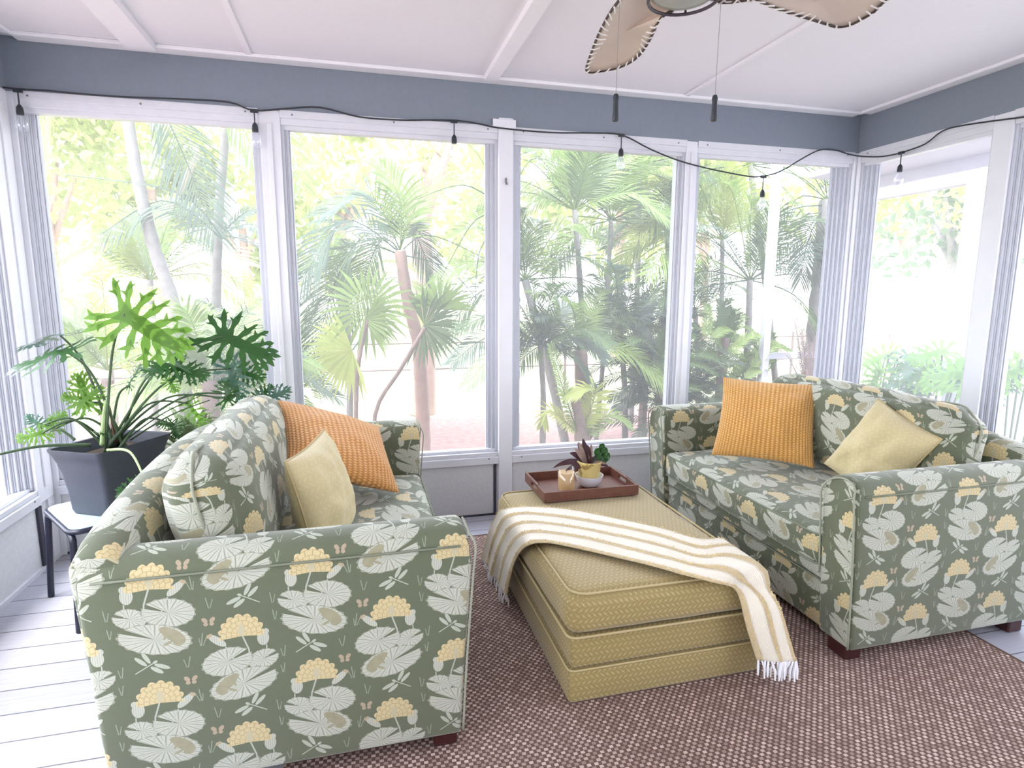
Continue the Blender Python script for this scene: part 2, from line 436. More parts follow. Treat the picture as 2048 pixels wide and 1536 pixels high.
# battens and crown on the ceiling
for i, (x0, x1, h) in enumerate([(-.985, -.865, .035), (-.475, -.450, .012), (.695, .765, .03), (1.885, 1.905, .012)]):
    one('trim_%d' % (i+1), 'batten', boxes((x0, x1, Y0, YB-.09, ZC-h, ZC)), smooth=0, **st)
one('trim_5', 'batten', boxes((XL+.08, XR-.08, YB-.09, YB-.012, ZC-.018, ZC)), smooth=0, bevel=.004, **st)
one('trim_6', 'batten', boxes((XR-.09, XR-.012, Y0, YB-.09, ZC-.018, ZC)), smooth=0, bevel=.004, **st)
one('trim_7', 'batten', boxes((XL+.012, XL+.09, Y0, YB-.09, ZC-.018, ZC)), smooth=0, bevel=.004, **st)
# grey beams
one('trim_8', 'beam', boxes((XL, XR, YB-.012, YB+WT, ZB, ZC)), smooth=0, **st)
one('trim_9', 'beam', boxes((XR-.012, XR+WT, Y0, YB-.012, ZB, ZC)), smooth=0, **st)
one('trim_10', 'beam', boxes((XL-WT, XL+.012, Y0, YB-.012, ZB, ZC)), smooth=0, **st)
# knee walls
one('wall_back', 'stucco', boxes((XL-WT, XR+WT, YB, YB+WT, -.5, ZR)), smooth=0, **st)
one('wall_left', 'stucco', boxes((XL-WT, XL, Y0, YB, -.5, ZR+.01)), smooth=0, **st)
one('wall_right', 'stucco', boxes((XR, XR+WT, Y0, YB, -.5, ZR+.01)), smooth=0, **st)
one('baseboard_back', 'gap', boxes((XL, XR, YB-.004, YB, 0, .012)), smooth=0, **st)
one('baseboard_left', 'trim_paint', boxes((XL, XL+.014, Y0, YB-.01, 0, .02)), smooth=0, **st)
one('trim_11', 'gap', boxes((XL, XL+.012, 3.20, 3.235, .02, ZR-.01)), smooth=0, **st)       # dark joint near the left corner
one('trim_12', 'gap', boxes((.762, .778, YB-.006, YB, .012, ZR)), smooth=0, **st)

def window(num, ax, a0, a1, ribs0, ribs1, wall, sgn):
    """one glazed bay: frame steps, tracks, sill rail and pane. ax 'y': bay on the back wall, ax 'x': on a side wall"""
    def P(b, u0, u1, d0, d1, z0, z1):            # u along the wall, d depth outwards from the inner face
        if ax == 'y': b.box(u0, u1, YB+d0, YB+d1, z0, z1)
        else:
            p, q = wall+sgn*d0, wall+sgn*d1; b.box(min(p, q), max(p, q), u0, u1, z0, z1)
    r = root('window_%d' % num, ((a0+a1)/2, YB, ZS) if ax == 'y' else (wall, (a0+a1)/2, ZS), None, None); r['kind'] = 'structure'
    b = MB()
    P(b, a0, a1, -.022, .05, ZR, ZS-.03); P(b, a0, a1, -.010, .05, ZS-.03, ZS-.005)    # sill rail
    P(b, a0, a1, .012, .06, ZS-.005, ZS+.012)
    b.build('window_sill', 'trim_paint', r, 0, bevel=.003)
    b = MB()
    P(b, a0, a1, -.016, .05, ZB-.034, ZB+.003); P(b, a0, a1, -.004, .05, ZW, ZB-.03); P(b, a0, a1, .012, .06, ZW-.02, ZW+.004)
    b.build('window_head', 'trim_paint', r, 0, bevel=.003)
    b = MB(); w = .021                                                                  # ribbed vinyl tracks, each rib one step deeper
    for k in range(ribs0):
        P(b, a0+k*w, a0+(k+1)*w-.006, .004+k*.016, .075, ZS, ZW); P(b, a0+(k+1)*w-.006, a0+(k+1)*w, .014+k*.016, .075, ZS, ZW)
    for k in range(ribs1):
        P(b, a1-(k+1)*w+.006, a1-k*w, .004+k*.016, .075, ZS, ZW); P(b, a1-(k+1)*w, a1-(k+1)*w+.006, .014+k*.016, .075, ZS, ZW)
    b.build('window_frame', 'track', r, 0, bevel=.0015)
    b = MB(); P(b, a0+ribs0*w, a1-ribs1*w, .062, .065, ZS, ZW); b.build('window_pane', 'pane', r, 0)
    b = MB(); n = max(2, int((a1-a0)/.3))
    for k in range(n):
        u = a0+.06+(a1-a0-.12)*k/(n-1)
        for z, d in ((ZR+.035, -.024), (ZB-.018, -.018)): P(b, u-.004, u+.004, d, d+.004, z-.004, z+.004)
    b.build('screws', 'screw', r, 0)
    return r
def post(num, ax, u0, u1, wall, sgn, z0, z1, d=-.02, steps=()):
    b = MB()
    def P(u0, u1, d0, d1, z0, z1):
        if ax == 'y': b.box(u0, u1, YB+d0, YB+d1, z0, z1)
        else:
            p, q = wall+sgn*d0, wall+sgn*d1; b.box(min(p, q), max(p, q), u0, u1, z0, z1)
    P(u0, u1, d, .1, z0, z1)
    for a, c, e in steps: P(a, c, e, .1, ZS-.004, ZW+.004)
    return tag(b.build('trim_%d' % num, 'white_paint', None, 0, bevel=.003), kind='structure')
window(1, 'y', XL+.035, -.445, 3, 2, 0, 1)
window(2, 'y', -.345, .790, 2, 3, 0, 1)
window(3, 'y', .872, 1.955, 3, 2, 0, 1)
window(4, 'y', 2.030, XR-.035, 2, 5, 0, 1)
post(20, 'y', -.445, -.345, 0, 1, ZR, ZB, -.008, [(-.41, -.385, -.018)])
post(21, 'y', .790, .872, 0, 1, 0, ZB+.045, -.024)
one('trim_22', 'white_paint', boxes((.755, .885, YB-.034, YB-.022, ZB-.012, ZB+.035)), smooth=0, bevel=.003, **st)
post(23, 'y', 1.955, 2.030, 0, 1, ZR, ZB, -.008, [(1.985, 2.005, -.016)])
post(24, 'y', XR-.035, XR, 0, 1, ZR, ZB, -.010)
post(25, 'y', XL, XL+.035, 0, 1, 0, ZB, -.010)
window(5, 'x', 2.50, YB-.035, 1, 4, XR, 1)
window(6, 'x', 1.42, 2.40, 2, 3, XR, 1)
window(7, 'x', .30, 1.32, 2, 2, XR, 1)
for i, u in enumerate((2.40, 1.32, .22)): post(26+i, 'x', u, u+.10 if u > .3 else u+.08, XR, 1, ZR, ZB, -.012)
post(29, 'x', YB-.035, YB-.012, XR, 1, ZR, ZB, -.012)
window(8, 'x', 2.02, YB-.16, 2, 5, XL, -1)
window(9, 'x', .90, 1.92, 2, 2, XL, -1)
for i, u in enumerate((1.92, .80)): post(31+i, 'x', u, u+.10, XL, -1, ZR, ZB, -.012)
post(33, 'x', YB-.16, YB-.012, XL, -1, ZR, ZB, -.012, [(YB-.10, YB-.07, -.02)])
post(34, 'x', YB-.075, YB-.012, XL, -1, 0, ZR, -.012)
one('wall_front', 'stucco', boxes((XL-WT, XR+WT, Y0-.1, Y0, 0, ZC)), smooth=0, **st)
# rusty hook and screws on the middle post
one('post_hook', 'screw', lambda b: (b.tube([at(1012, 356, Y=YB-.03), at(1012, 364, Y=YB-.034), at(1014, 369, Y=YB-.03)], .005, 6), None),
    'small rusty hook screwed into the white post between the two middle windows', 'hook')

# ------------------------------------------------------------------ rug
def rugfn(b): b.box(-.25, 2.315, .55, 3.07, .001, .011)
one('woven_rug', 'rug', rugfn, 'brown and tan basketweave area rug under the ottoman and the loveseats', 'rug', smooth=0, bevel=.003)
rug = bpy.data.objects['woven_rug']
one('binding', 'rug_binding', boxes((2.315, 2.322, .55, 3.07, .001, .012), (-.25, 2.322, 3.07, 3.077, .001, .012)), parent=rug, smooth=0)

# ------------------------------------------------------------------ loveseats
def loveseat(x0, y0, flip, label):
    D, L = .92, 1.52
    def X(d): return x0-d if flip else x0+d       # d: depth from the back of the loveseat towards its front
    r = root('loveseat', (X(D/2), y0+L/2, .012), label, 'sofa', None)
    def W(d, y, z): return V((X(d), y0+y, z))
    def luv(p, n, a):
        q = (p.x-x0)*(-1 if flip else 1)
        if a[1] >= a[0] and a[1] >= a[2]: return (p.x+.04, p.z+.082)
        if a[0] >= a[2]: return (p.y, p.z+.02)
        return (p.y+.05, -q*1.0) if not r.get('armuv') else (p.x+.04, abs(p.y-y0)+.747)
    def part(name, b, mat='lily', **kw): return b.build(name, mat, r, kw.pop('smooth', 50), box=luv, **kw)
    TH = .165
    for e in (0, 1):                                  # arms, near and far
        def yy(t): return t if e == 0 else L-t
        prof = [(.004, .062), (0, .30), (-.004, .60), (.0, .650), (.012, .676), (.035, .694), (.07, .702), (.105, .700), (.138, .684), (.158, .655), (.165, .60), (.165, .40), (.165, .062)]
        b = MB(); n = 16; vs = []; M = len(prof)
        for i in range(n+1):
            s = i/n
            for (t_, z) in prof:
                front = D-.012+.045*max(0, (z-.06)/.64)**1.3-(.03*max(0, (z-.64)/.06) if z > .64 else 0)
                back = .0-.03*(z/.7)
                d = back+(front-back)*s
                k = 1-.012*math.cos(s*PI)*0
                vs.append(W(d, yy(t_*k), z-(.010*max(0, 1-(s*8)) if z > .6 else 0)))
        fs = [(i*M+j, (i+1)*M+j, (i+1)*M+j+1, i*M+j+1) for i in range(n) for j in range(M-1)]
        fs += [tuple(range(M)), tuple(n*M+j for j in range(M))[::-1]]+[(i*M, i*M+M-1, (i+1)*M+M-1, (i+1)*M) for i in range(n)]
        b.add(vs, fs); r['armuv'] = 1
        arm = b.build('arm', 'lily', r, 50, box=luv, bevel=.016, seg=3); del r['armuv']
        # front piping round the arm panel and a seam along the outside under the roll
        def fp(t_, z): return W(D-.006+.045*max(0, (z-.06)/.64)**1.3-(.03*max(0, (z-.64)/.06) if z > .64 else 0), yy(t_), z)
        b = MB(); b.tube(smoothpts([fp(.010, .07), fp(.006, .3), fp(.004, .55), fp(.006, .64), fp(.022, .677), fp(.07, .694), (fp(.125, .68)), fp(.152, .64), fp(.158, .56), fp(.159, .3)], 4), .0035, 6)
        b.build('piping', 'piping_pale', arm, 180)
        b = MB(); b.tube([W(.01+.9*k/8, yy(-.004), .650) for k in range(9)], .0032, 6); b.build('seam', 'piping_green', arm, 180)
    # back frame: a low frame with a gently arched top rail
    b = MB(); n = 20; prof = lambda h: [(.0, .06), (-.025, .4), (-.045, h-.05), (-.045, h-.02), (-.03, h), (0.0, h+.006), (.04, h+.002), (.07, h-.02), (.10, h-.12), (.17, .36), (.17, .06)]
    vs = []; M = 11
    for i in range(n+1):
        s = i/n; h = .700+.085*math.sin(PI*max(0, min(1, (s-.0)/1)))**.55
        y = .02+(L-.04)*s
        vs += [W(d, y, z) for d, z in prof(h)]
    fs = [(i*M+j, (i+1)*M+j, (i+1)*M+(j+1) % M, i*M+(j+1) % M) for i in range(n) for j in range(M)]+[tuple(range(M)), tuple(n*M+j for j in range(M))[::-1]]
    b.add(vs, fs); part('backrest', b, bevel=.01)
    # base rail, band and seat cushion
    b = MB(); b.box(min(X(.1), X(D-.03)), max(X(.1), X(D-.03)), y0+TH-.01, y0+L-TH+.01, .062, .255); part('base_rail', b, bevel=.012)
    b = MB(); b.box(min(X(.1), X(D-.02)), max(X(.1), X(D-.02)), y0+TH-.005, y0+L-TH+.005, .258, .312); part('band', b, bevel=.012, seg=3)
    b = MB(); b.tube([W(D-.02, TH+.005+(L-2*TH-.01)*k/10, .2565) for k in range(11)], .0035, 6); b.build('seam', 'piping_green', r, 180)
    a_, c_ = sorted((X(.16), X(D+.012)))
    b = MB(); b.rbox((a_, y0+TH+.004, .314), (c_, y0+L-TH-.004, .452), .035, (.006, 0, .022), 20, .004)
    cu = part('seat_cushion', b, smooth=180)
    def ring(z, o=.0):
        q = .04; pts = []
        for (cx, cy, a0) in ((D+.012-q, L-TH-.004-q, 0), (.16+q, L-TH-.004-q, 90), (.16+q, TH+.004+q, 180), (D+.012-q, TH+.004+q, 270)):
            for k in range(5):
                w = math.radians(a0+k*22.5); pts.append(W(cx+(q+o)*math.cos(w), cy+(q+o)*math.sin(w), z))
        return pts
    for z in (.440, .325): 
        b = MB(); b.tube(ring(z, -.003), .0038, 6, closed=True); b.build('piping', 'piping_green', cu, 180)
    # back cushion, leaning against the back frame
    b = MB(); b.rbox((-.105, y0+TH+.02, -.205), (.105, y0+L-TH-.02, .205), .085, (.03, .025, .014), 22, .007)
    c0 = V((X(.235), 0, .658)); an = math.radians(12)*(1 if not flip else -1)
    for i, p in enumerate(b.v):
        q = V((p.x, 0, p.z)); ss = (p.y-y0)/L
        b.v[i] = V((c0.x+p.x*math.cos(an)-p.z*math.sin(an), p.y, c0.z+p.z*math.cos(an)+p.x*math.sin(an)+.030*math.sin(PI*ss)**.7))
    def cuv(p, n, a):
        q = (p.x-x0)*(-1 if flip else 1); w_ = min(1, max(0, (p.z-.78)/.07)); return (p.y+q+.05, p.z+.05+(.34-q)*w_*w_*(3-2*w_))
    bc = b.build('back_cushion', 'lily', r, 180, box=cuv)
    b = MB(); pts = []
    yA, yB = TH+.02, L-TH-.02
    for k in range(9): pts.append((yA-.022-.006*math.sin(k*1.3), -.15+.30*k/8))
    for k in range(15): pts.append((yA+.06+(yB-yA-.12)*k/14, .213+.004*math.sin(k*2.1)))
    for k in range(9): pts.append((yB+.022, .15-.30*k/8))
    pts2 = []
    for (yy_, z) in pts:
        px_, pz_ = 0.0, z
        pts2.append(V((c0.x+px_*math.cos(an)-pz_*math.sin(an), y0+yy_, c0.z+pz_*math.cos(an)+px_*math.sin(an)+.030*math.sin(PI*yy_/L)**.7)))
    b.tube(smoothpts(pts2, 3), .0042, 6); b.build('piping', 'piping_pale', bc, 180)
    for d in (.04, D-.09):
        for y in (.03, L-.03-.09):
            b = MB(); p = W(d, y, 0); q = W(d+.07, y+.09, 0)
            b.box(min(p.x, q.x), max(p.x, q.x), p.y, q.y, .0115 if min(p.x, q.x) < 2.32 else .0015, .066); b.build('foot', 'mahogany', r, 0, bevel=.006)
    return r
loveseat(-.655, 1.55, False, 'green water lily loveseat standing left of the ottoman, in front of the potted plants')
loveseat(2.590, 1.60, True, 'green water lily loveseat standing right of the ottoman, by the right-hand windows')

# ------------------------------------------------------------------ ottoman
OX0, OX1, OY0, OY1 = .62, 1.345, 1.65, 2.68
r = root('ottoman', ((OX0+OX1)/2, (OY0+OY1)/2, .012), 'large rectangular mustard storage ottoman with piped cushion top, in the middle of the rug', 'ottoman')
ouv = lambda p, n, a: (p.x, p.z) if a[1] >= a[0] and a[1] >= a[2] else ((p.y, p.z) if a[0] >= a[2] else (p.x, p.y))
b = MB(); b.box(OX0+.004, OX1-.004, OY0+.004, OY1-.004, .013, .129); b.build('lower_band', 'ottoman', r, 50, box=ouv, bevel=.014, seg=3)
b = MB(); b.box(OX0+.014, OX1-.014, OY0+.014, OY1-.014, .131, .243); b.build('box', 'ottoman', r, 50, box=ouv, bevel=.012, seg=3)
b = MB(); b.rbox((OX0, OY0, .246), (OX1, OY1, .392), .045, (.008, .008, .012), 22, .002); cu = b.build('cushion', 'ottoman', r, 180, box=ouv)
def rring(x0, x1, y0, y1, q, z, wob=0):
    pts = []
    for (cx, cy, a0) in ((x1-q, y1-q, 0), (x0+q, y1-q, 90), (x0+q, y0+q, 180), (x1-q, y0+q, 270)):
        for k in range(6):
            w = math.radians(a0+k*18); pts.append(V((cx+q*math.cos(w), cy+q*math.sin(w), z)))
    return pts
b = MB(); b.tube(rring(OX0+.012, OX1-.012, OY0+.012, OY1-.012, .06, .390), .0042, 6, closed=True); b.build('piping', 'piping_gold', cu, 180)
b = MB(); b.tube(rring(OX0-.001, OX1+.001, OY0-.001, OY1+.001, .03, .249), .0048, 6, closed=True); b.build('piping', 'piping_gold', cu, 180)
b = MB(); b.tube(rring(OX0+.003, OX1-.003, OY0+.003, OY1-.003, .02, .131), .0038, 6, closed=True); b.build('piping', 'piping_gold', r, 180)
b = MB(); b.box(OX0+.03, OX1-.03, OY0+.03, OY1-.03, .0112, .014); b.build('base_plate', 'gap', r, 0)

# ------------------------------------------------------------------ throw
def pl(pts): return [V(p) for p in pts]
zt = .409
far = [at(967, 1118, X=.575), at(978, 1075, X=.582), at(992, 1040, X=.592), at(1006, 1022, Z=.400), at(1045, 1016, Z=zt), at(1130, 1022, Z=zt), at(1230, 1040, Z=zt), at(1330, 1062, Z=zt), at(1405, 1086, Z=zt), at(1450, 1106, X=1.362), at(1500, 1140, X=1.375), at(1533, 1180, X=1.385), at(1550, 1240, X=1.395), at(1562, 1300, X=1.40)]
near = [at(1018, 1190, X=.578), at(1025, 1150, X=.585), at(1036, 1118, X=.597), at(1058, 1094, Z=.400), at(1095, 1090, Z=zt), at(1170, 1104, Z=zt), at(1260, 1126, Z=zt), at(1340, 1147, Z=zt), at(1395, 1160, Z=zt), at(1440, 1172, Z=.402), at(1470, 1178, Y=1.625), at(1480, 1225, Y=1.612), at(1492, 1270, Y=1.605), at(1507, 1318, Y=1.60)]
fs_, ns_ = smoothpts(far, 5), smoothpts(near, 5); NS = len(fs_)
def throwpt(s, q, lift=0):
    i = min(int(s*(NS-1)), NS-2); f = s*(NS-1)-i
    a = fs_[i].lerp(fs_[i+1], f); c = ns_[i].lerp(ns_[i+1], f)
    p = a.lerp(c, q); end = min(s, 1-s)
    hang = max(0, 1-end/.24); h = .0035+.0055*(.5+.5*math.cos(q*2*PI*4+.6))
    h += .010*hang*(.5+.5*math.sin(q*2*PI*2.5+1)); h += .004*noise.noise(V((s*9, q*4, 2)))
    # outward normal: up on the top, sideways on the hanging ends
    n = V((0, 0, 1))
    if s < .24: n = V((-1, -.15, .1)).lerp(n, min(1, max(0, (s-.15)/.09)))
    if s > .70: n = n.lerp(V((.6, -.8, .1)), min(1, (s-.70)/.08))
    # the right end wraps round the ottoman's near corner
    if s > .72:
        k = min(1, (s-.72)/.1); p = p+V((.6, -.55, 0))*(.085*k*math.sin(PI*q))
    p = p+n.normalized()*(h+lift); up_ = h+lift
    return rest(p, up_)
def rest(p, up_):                               # keep the cloth on or outside the cushion
    d = {0: p.x-(OX0-.010), 1: OX1+.010-p.x, 2: p.y-(OY0-.010), 3: OY1+.01-p.y}; k = min(d, key=d.get); e = d[k]
    if e > 0:
        zt_ = .4105-.026*(1-math.sqrt(max(0, 1-max(0, 1-e/.05)**2)))+up_
        if p.z < zt_:
            if zt_-p.z < e: p.z = zt_
            else:
                o_ = {0: V((-1, 0, 0)), 1: V((1, 0, 0)), 2: V((0, -1, 0)), 3: V((0, 1, 0))}[k]; p = p+o_*(e+up_*.5)
    return p
GN, GM = 130, 56
TG = [[throwpt(i/GN, j/GM) for j in range(GM+1)] for i in range(GN+1)]
for it in range(26):                            # relax the folds over the ottoman's near corner
    new = {}
    for i in range(76, 124):
        for j in range(GM+1):
            if j in (0, GM): q = (TG[i-1][j]+TG[i+1][j])/2; new[i, j] = TG[i][j].lerp(q, .5)
            else: new[i, j] = TG[i][j].lerp((TG[i-1][j]+TG[i+1][j]+TG[i][j-1]+TG[i][j+1])/4, .5)
    for (i, j), p in new.items(): TG[i][j] = rest(p, .004)
def throwpt(s, q, lift=0):
    a, c = min(s*GN, GN-1e-6), min(q*GM, GM-1e-6); i, j = int(a), int(c); f, g = a-i, c-j
    p = TG[i][j].lerp(TG[i+1][j], f).lerp(TG[i][j+1].lerp(TG[i+1][j+1], f), g)
    return p+V((0, 0, lift))
t = T('striped_throw'); u, v, _ = t.uv()
w = ab(t, fr(t, v*4+.12)-.5); nz = t.noise(240, 3); rib = ab(t, fr(t, v*60)-.5)
base = t.mix((rib > .28)*.6, (.92, .87, .76), (.80, .68, .46))
c = t.mix((w > .34)*t.m('MINIMUM', .35+nz, 1.0), base, (.82, .64, .32))
MAT['throw'] = t.bsdf(c, .9, nz+(w > .30)*nz*2+rib*.4, 1, .004, Sheen__Weight=.4)
b = MB(); b.grid(lambda i, j: throwpt(i, j), GN, GM)
MAT['white_fringe'] = plain('white_fringe', (.86, .86, .90), .9, .04, 100)
thr = b.build('throw_blanket', 'throw', None, 180); m_ = thr.modifiers.new('thick', 'SOLIDIFY'); m_.thickness = .003; m_.offset = 1
tag(thr, 'yellow and cream striped throw blanket draped diagonally across the ottoman', 'blanket')
b = MB()                                        # raised fuzzy tufts along the yellow stripes
for k in range(5):
    q0 = (k-.12+.0)/4
    if not 0 <= q0 <= 1: q0 = min(.995, max(.005, q0))
    for i in range(330):
        s = i/330; p = throwpt(s, min(.999, max(0, q0+rnd.uniform(-.022, .022))), .002); d = V((rnd.uniform(-1, 1), rnd.uniform(-1, 1), rnd.uniform(.2, 1))).normalized()*rnd.uniform(.004, .010)
        if s < .2: d = V((-abs(d.x), d.y, d.z))
        e = V((rnd.uniform(-1, 1), rnd.uniform(-1, 1), 0)).normalized()*.003
        b.add([p-e, p+e, p+d], [(0, 1, 2)])
tf = b.build('tufts', plain('throw_tuft', (.82, .64, .32), .9, .15, 100), thr, 0, merge=None); tf['kind'] = 'stuff'
for e, s0 in ((0, 0.0), (1, 1.0)):
    b = MB()
    for k in range(34 if e == 0 else 30):
        q = (k+.5)/(34 if e == 0 else 30); p = throwpt(s0, q); g = V((rnd.uniform(-.006, .006), rnd.uniform(-.006, .006), 0))
        L_ = rnd.uniform(.035, .055) if e == 0 else rnd.uniform(.045, .07)
        tip = p+g*2+V((0, -.004, -L_)); tip.z = max(tip.z, .014)
        b.tube([p, p.lerp(tip, .5)+g, tip], [.0035, .0045, .003], 5)
    fr_ = b.build('fringe', 'white_fringe', thr, 60); fr_['kind'] = 'stuff'

# ------------------------------------------------------------------ pillows
def pillow(name, corners, T_, mat, label, cat='pillow', piping=None, ear=.035, wr=.006, seed=0, back=None):
    TL, TR, BR, BL = [V(c) for c in corners]
    nrm = (TR-TL).cross(BL-TL).normalized(); cen = (TL+TR+BR+BL)/4
    if nrm.dot(V((0, 0, CH))-cen) < 0: nrm = -nrm
    w, h = (TR-TL).length, (BL-TL).length
    def pt(i, j, sg):
        a, c = 2*i-1, 2*j-1
        # concave edges between pointed corners
        ka = 1-ear*(1-c*c)**1.0*2; kc = 1-ear*(1-a*a)*2
        aa, cc = a*ka, c*kc; I, J = (aa+1)/2, (cc+1)/2
        p = TL.lerp(TR, I).lerp(BL.lerp(BR, I), J)
        th = T_*((1-abs(a)**2.6)*(1-abs(c)**2.6))**.55
        th += wr*noise.noise(V((a*2.2+seed, c*2.2, sg*3)))*(1-max(abs(a), abs(c))**6)*2
        th += wr*.5*noise.noise(V((a*7+seed, c*7, sg*3)))*(1-max(abs(a), abs(c))**4)
        if max(abs(a), abs(c)) > .999: th = 0
        return p+nrm*th*sg
    wv = lambda s: .5-.5*math.cos(PI*s)*.6-.5*(1-2*s)*.4
    b = MB(); n = 40
    b.grid(lambda i, j: pt(wv(i), wv(j), 1), n, n, (w, h)); b.grid(lambda i, j: pt(wv(i), wv(j), -1), n, n, (w, h))
    o = b.build(name, mat, None, 180); tag(o, label, cat)
    bm = bmesh.new(); bm.from_mesh(o.data); bmesh.ops.recalc_face_normals(bm, faces=bm.faces); bm.to_mesh(o.data); bm.free()
    if piping:
        pts = [pt(wv(k/n), 0, 0) for k in range(n)]+[pt(1, wv(k/n), 0) for k in range(n)]+[pt(wv(1-k/n), 1, 0) for k in range(n)]+[pt(0, wv(1-k/n), 0) for k in range(n)]
        b = MB(); b.tube(pts, .004, 6, closed=True); b.build('piping', piping, o, 180)
    return o
pillow('throw_pillow', [(-.356, 2.762, .872), (.083, 2.925, .690), (.150, 2.50, .487), (-.287, 2.35, .672)], .075, 'rust_knit',
       'chunky rust orange knitted throw pillow leaning on the left-hand loveseat', ear=.03, seed=3)
pillow('throw_pillow', [(-.245, 1.99, .800), (-.138, 2.32, .828), (-.045, 2.26, .470), (-.155, 1.93, .455)], .085, 'pale_pillow',
       'pale yellow damask pillow with piped edge propped upright on the left-hand loveseat', piping='piping_gold', ear=.035, wr=.010, seed=8)
pillow('throw_pillow', [(1.955, 2.87, .883), (2.323, 2.563, .874), (2.12, 2.328, .505), (1.752, 2.636, .512)], .065, 'orange_knit',
       'bright orange ribbed knit throw pillow standing on the right-hand loveseat by its far arm', ear=.035, seed=5)
pillow('throw_pillow', [(2.235, 2.115, .880), (2.265, 1.825, .765), (2.12, 1.94, .435), (2.09, 2.235, .560)], .085, 'pale_pillow',
       'pale yellow pillow standing on one corner on the right-hand loveseat', piping='piping_gold', ear=.03, wr=.010, seed=13)

# ------------------------------------------------------------------ tray, candle, bromeliad
TX0, TX1, TY0, TY1, TZ = .785, 1.250, 2.445, 2.765, .4055
r = root('serving_tray', ((TX0+TX1)/2, (TY0+TY1)/2, TZ), 'walnut wooden serving tray with cut-out handles on the ottoman', 'tray')
b = MB(); b.box(TX0, TX1, TY0, TY1, TZ, TZ+.008); b.build('tray_base', 'walnut', r, 0, bevel=.002)
for y0, y1 in ((TY0, TY0+.012), (TY1-.012, TY1)):
    b = MB(); b.box(TX0, TX1, y0, y1, TZ+.008, TZ+.048); b.build('tray_side', 'walnut', r, 0, bevel=.0015)
for x0, x1 in ((TX0, TX0+.012), (TX1-.012, TX1)):
    b = MB(); ym = (TY0+TY1)/2; a, c = TY0+.012, TY1-.012
    b.box(x0, x1, a, ym-.045, TZ+.008, TZ+.048); b.box(x0, x1, ym+.045, c, TZ+.008, TZ+.048)
    b.box(x0, x1, ym-.045, ym+.045, TZ+.008, TZ+.020); b.box(x0, x1, ym-.045, ym+.045, TZ+.036, TZ+.048)
    b.build('tray_side', 'walnut', r, 0, bevel=.0015)
cz = TZ+.008
r = root('candle_jar', (.925, 2.545, cz), 'cream candle in a clear glass jar on the wooden tray', 'candle')
b = MB(); b.lathe([(0, .0), (.036, .0), (.041, .006), (.041, .118), (.0385, .118), (.0385, .012), (0, .012)], (.925, 2.545, cz+.0005), 32); b.build('jar', 'jar_glass', r, 180)
b = MB(); b.lathe([(0, .013), (.037, .013), (.038, .02), (.038, .098), (.030, .096), (0, .095)], (.925, 2.545, cz), 32); b.build('wax', 'wax', r, 50)
b = MB(); b.tube([(.925, 2.545, cz+.095), (.926, 2.545, cz+.106)], .0012, 6); b.build('wick', 'gap', r)
PX, PY = 1.062, 2.600
r = root('potted_bromeliad', (PX, PY, cz), 'dark purple-leaved houseplant in a mottled yellow pot set in a white bowl on the tray', 'plant')
b = MB(); b.lathe([(0, 0), (.036, 0), (.050, .012), (.064, .038), (.069, .058), (.066, .058), (.060, .038), (.045, .014), (0, .010)], (PX, PY, cz+.0005), 32); b.build('saucer_bowl', 'ceramic_white', r, 60)
b = MB(); b.lathe([(0, .012), (.040, .012), (.046, .03), (.057, .115), (.063, .122), (.062, .130), (.055, .128), (.052, .10), (0, .10)], (PX, PY, cz), 32); b.build('pot', 'yellow_glaze', r, 60)
b = MB(); b.lathe([(0, .106), (.052, .103), (.052, .10)], (PX, PY, cz), 20); b.build('soil', 'soil', r)
def strap(b, p0, d, L, w, droop, up=V((0, 0, 1)), n=8, fold=.25, wave=0):
    d = V(d).normalized(); side = d.cross(up)
    if side.length < 1e-3: side = V((1, 0, 0))
    side.normalize(); vs = []; fs = []
    for i in range(n+1):
        s = i/n; c = V(p0)+d*L*s+V((0, 0, -1))*droop*L*s*s+side*wave*math.sin(s*7)
        ww = w*math.sin(PI*min(1, s*.88+.12))**.7*(1 if s < .999 else .05)
        vs += [c-side*ww+V((0, 0, fold*ww)), c, c+side*ww+V((0, 0, fold*ww))]
    for i in range(n): a = i*3; fs += [(a, a+1, a+4, a+3), (a+1, a+2, a+5, a+4)]
    b.add(vs, fs)
zz = cz+.115
for mt, L, w, dr, az, el in [('leaf_purple', .19, .012, .45, 178, 25), ('leaf_purple', .17, .013, .5, 196, 12), ('leaf_purple', .13, .014, .35, 150, 50), ('leaf_purple', .14, .013, .2, 120, 65),
                   ('leaf_pink', .135, .009, .1, 150, 72), ('leaf_pink', .12, .009, .15, 165, 60), ('leaf_pink', .11, .008, .1, 60, 70), ('leaf_purple', .12, .015, .2, 90, 75), ('leaf_purple', .10, .012, .6, 330, 30),
                   ('leaf_purple', .12, .013, .4, 250, 60), ('leaf_purple', .10, .012, .4, 20, 45), ('leaf_pink', .09, .008, .4, 320, 35), ('leaf_purple', .15, .011, .15, 100, 70)]:
    a, e = math.radians(az), math.radians(el); b = MB()
    strap(b, (PX+.015*math.cos(a), PY+.015*math.sin(a), zz-.01), (math.cos(a)*math.cos(e), math.sin(a)*math.cos(e), math.sin(e)), L, w*1.35, dr, V((0, -.8, .6))); b.build('leaf', mt, r, 180)
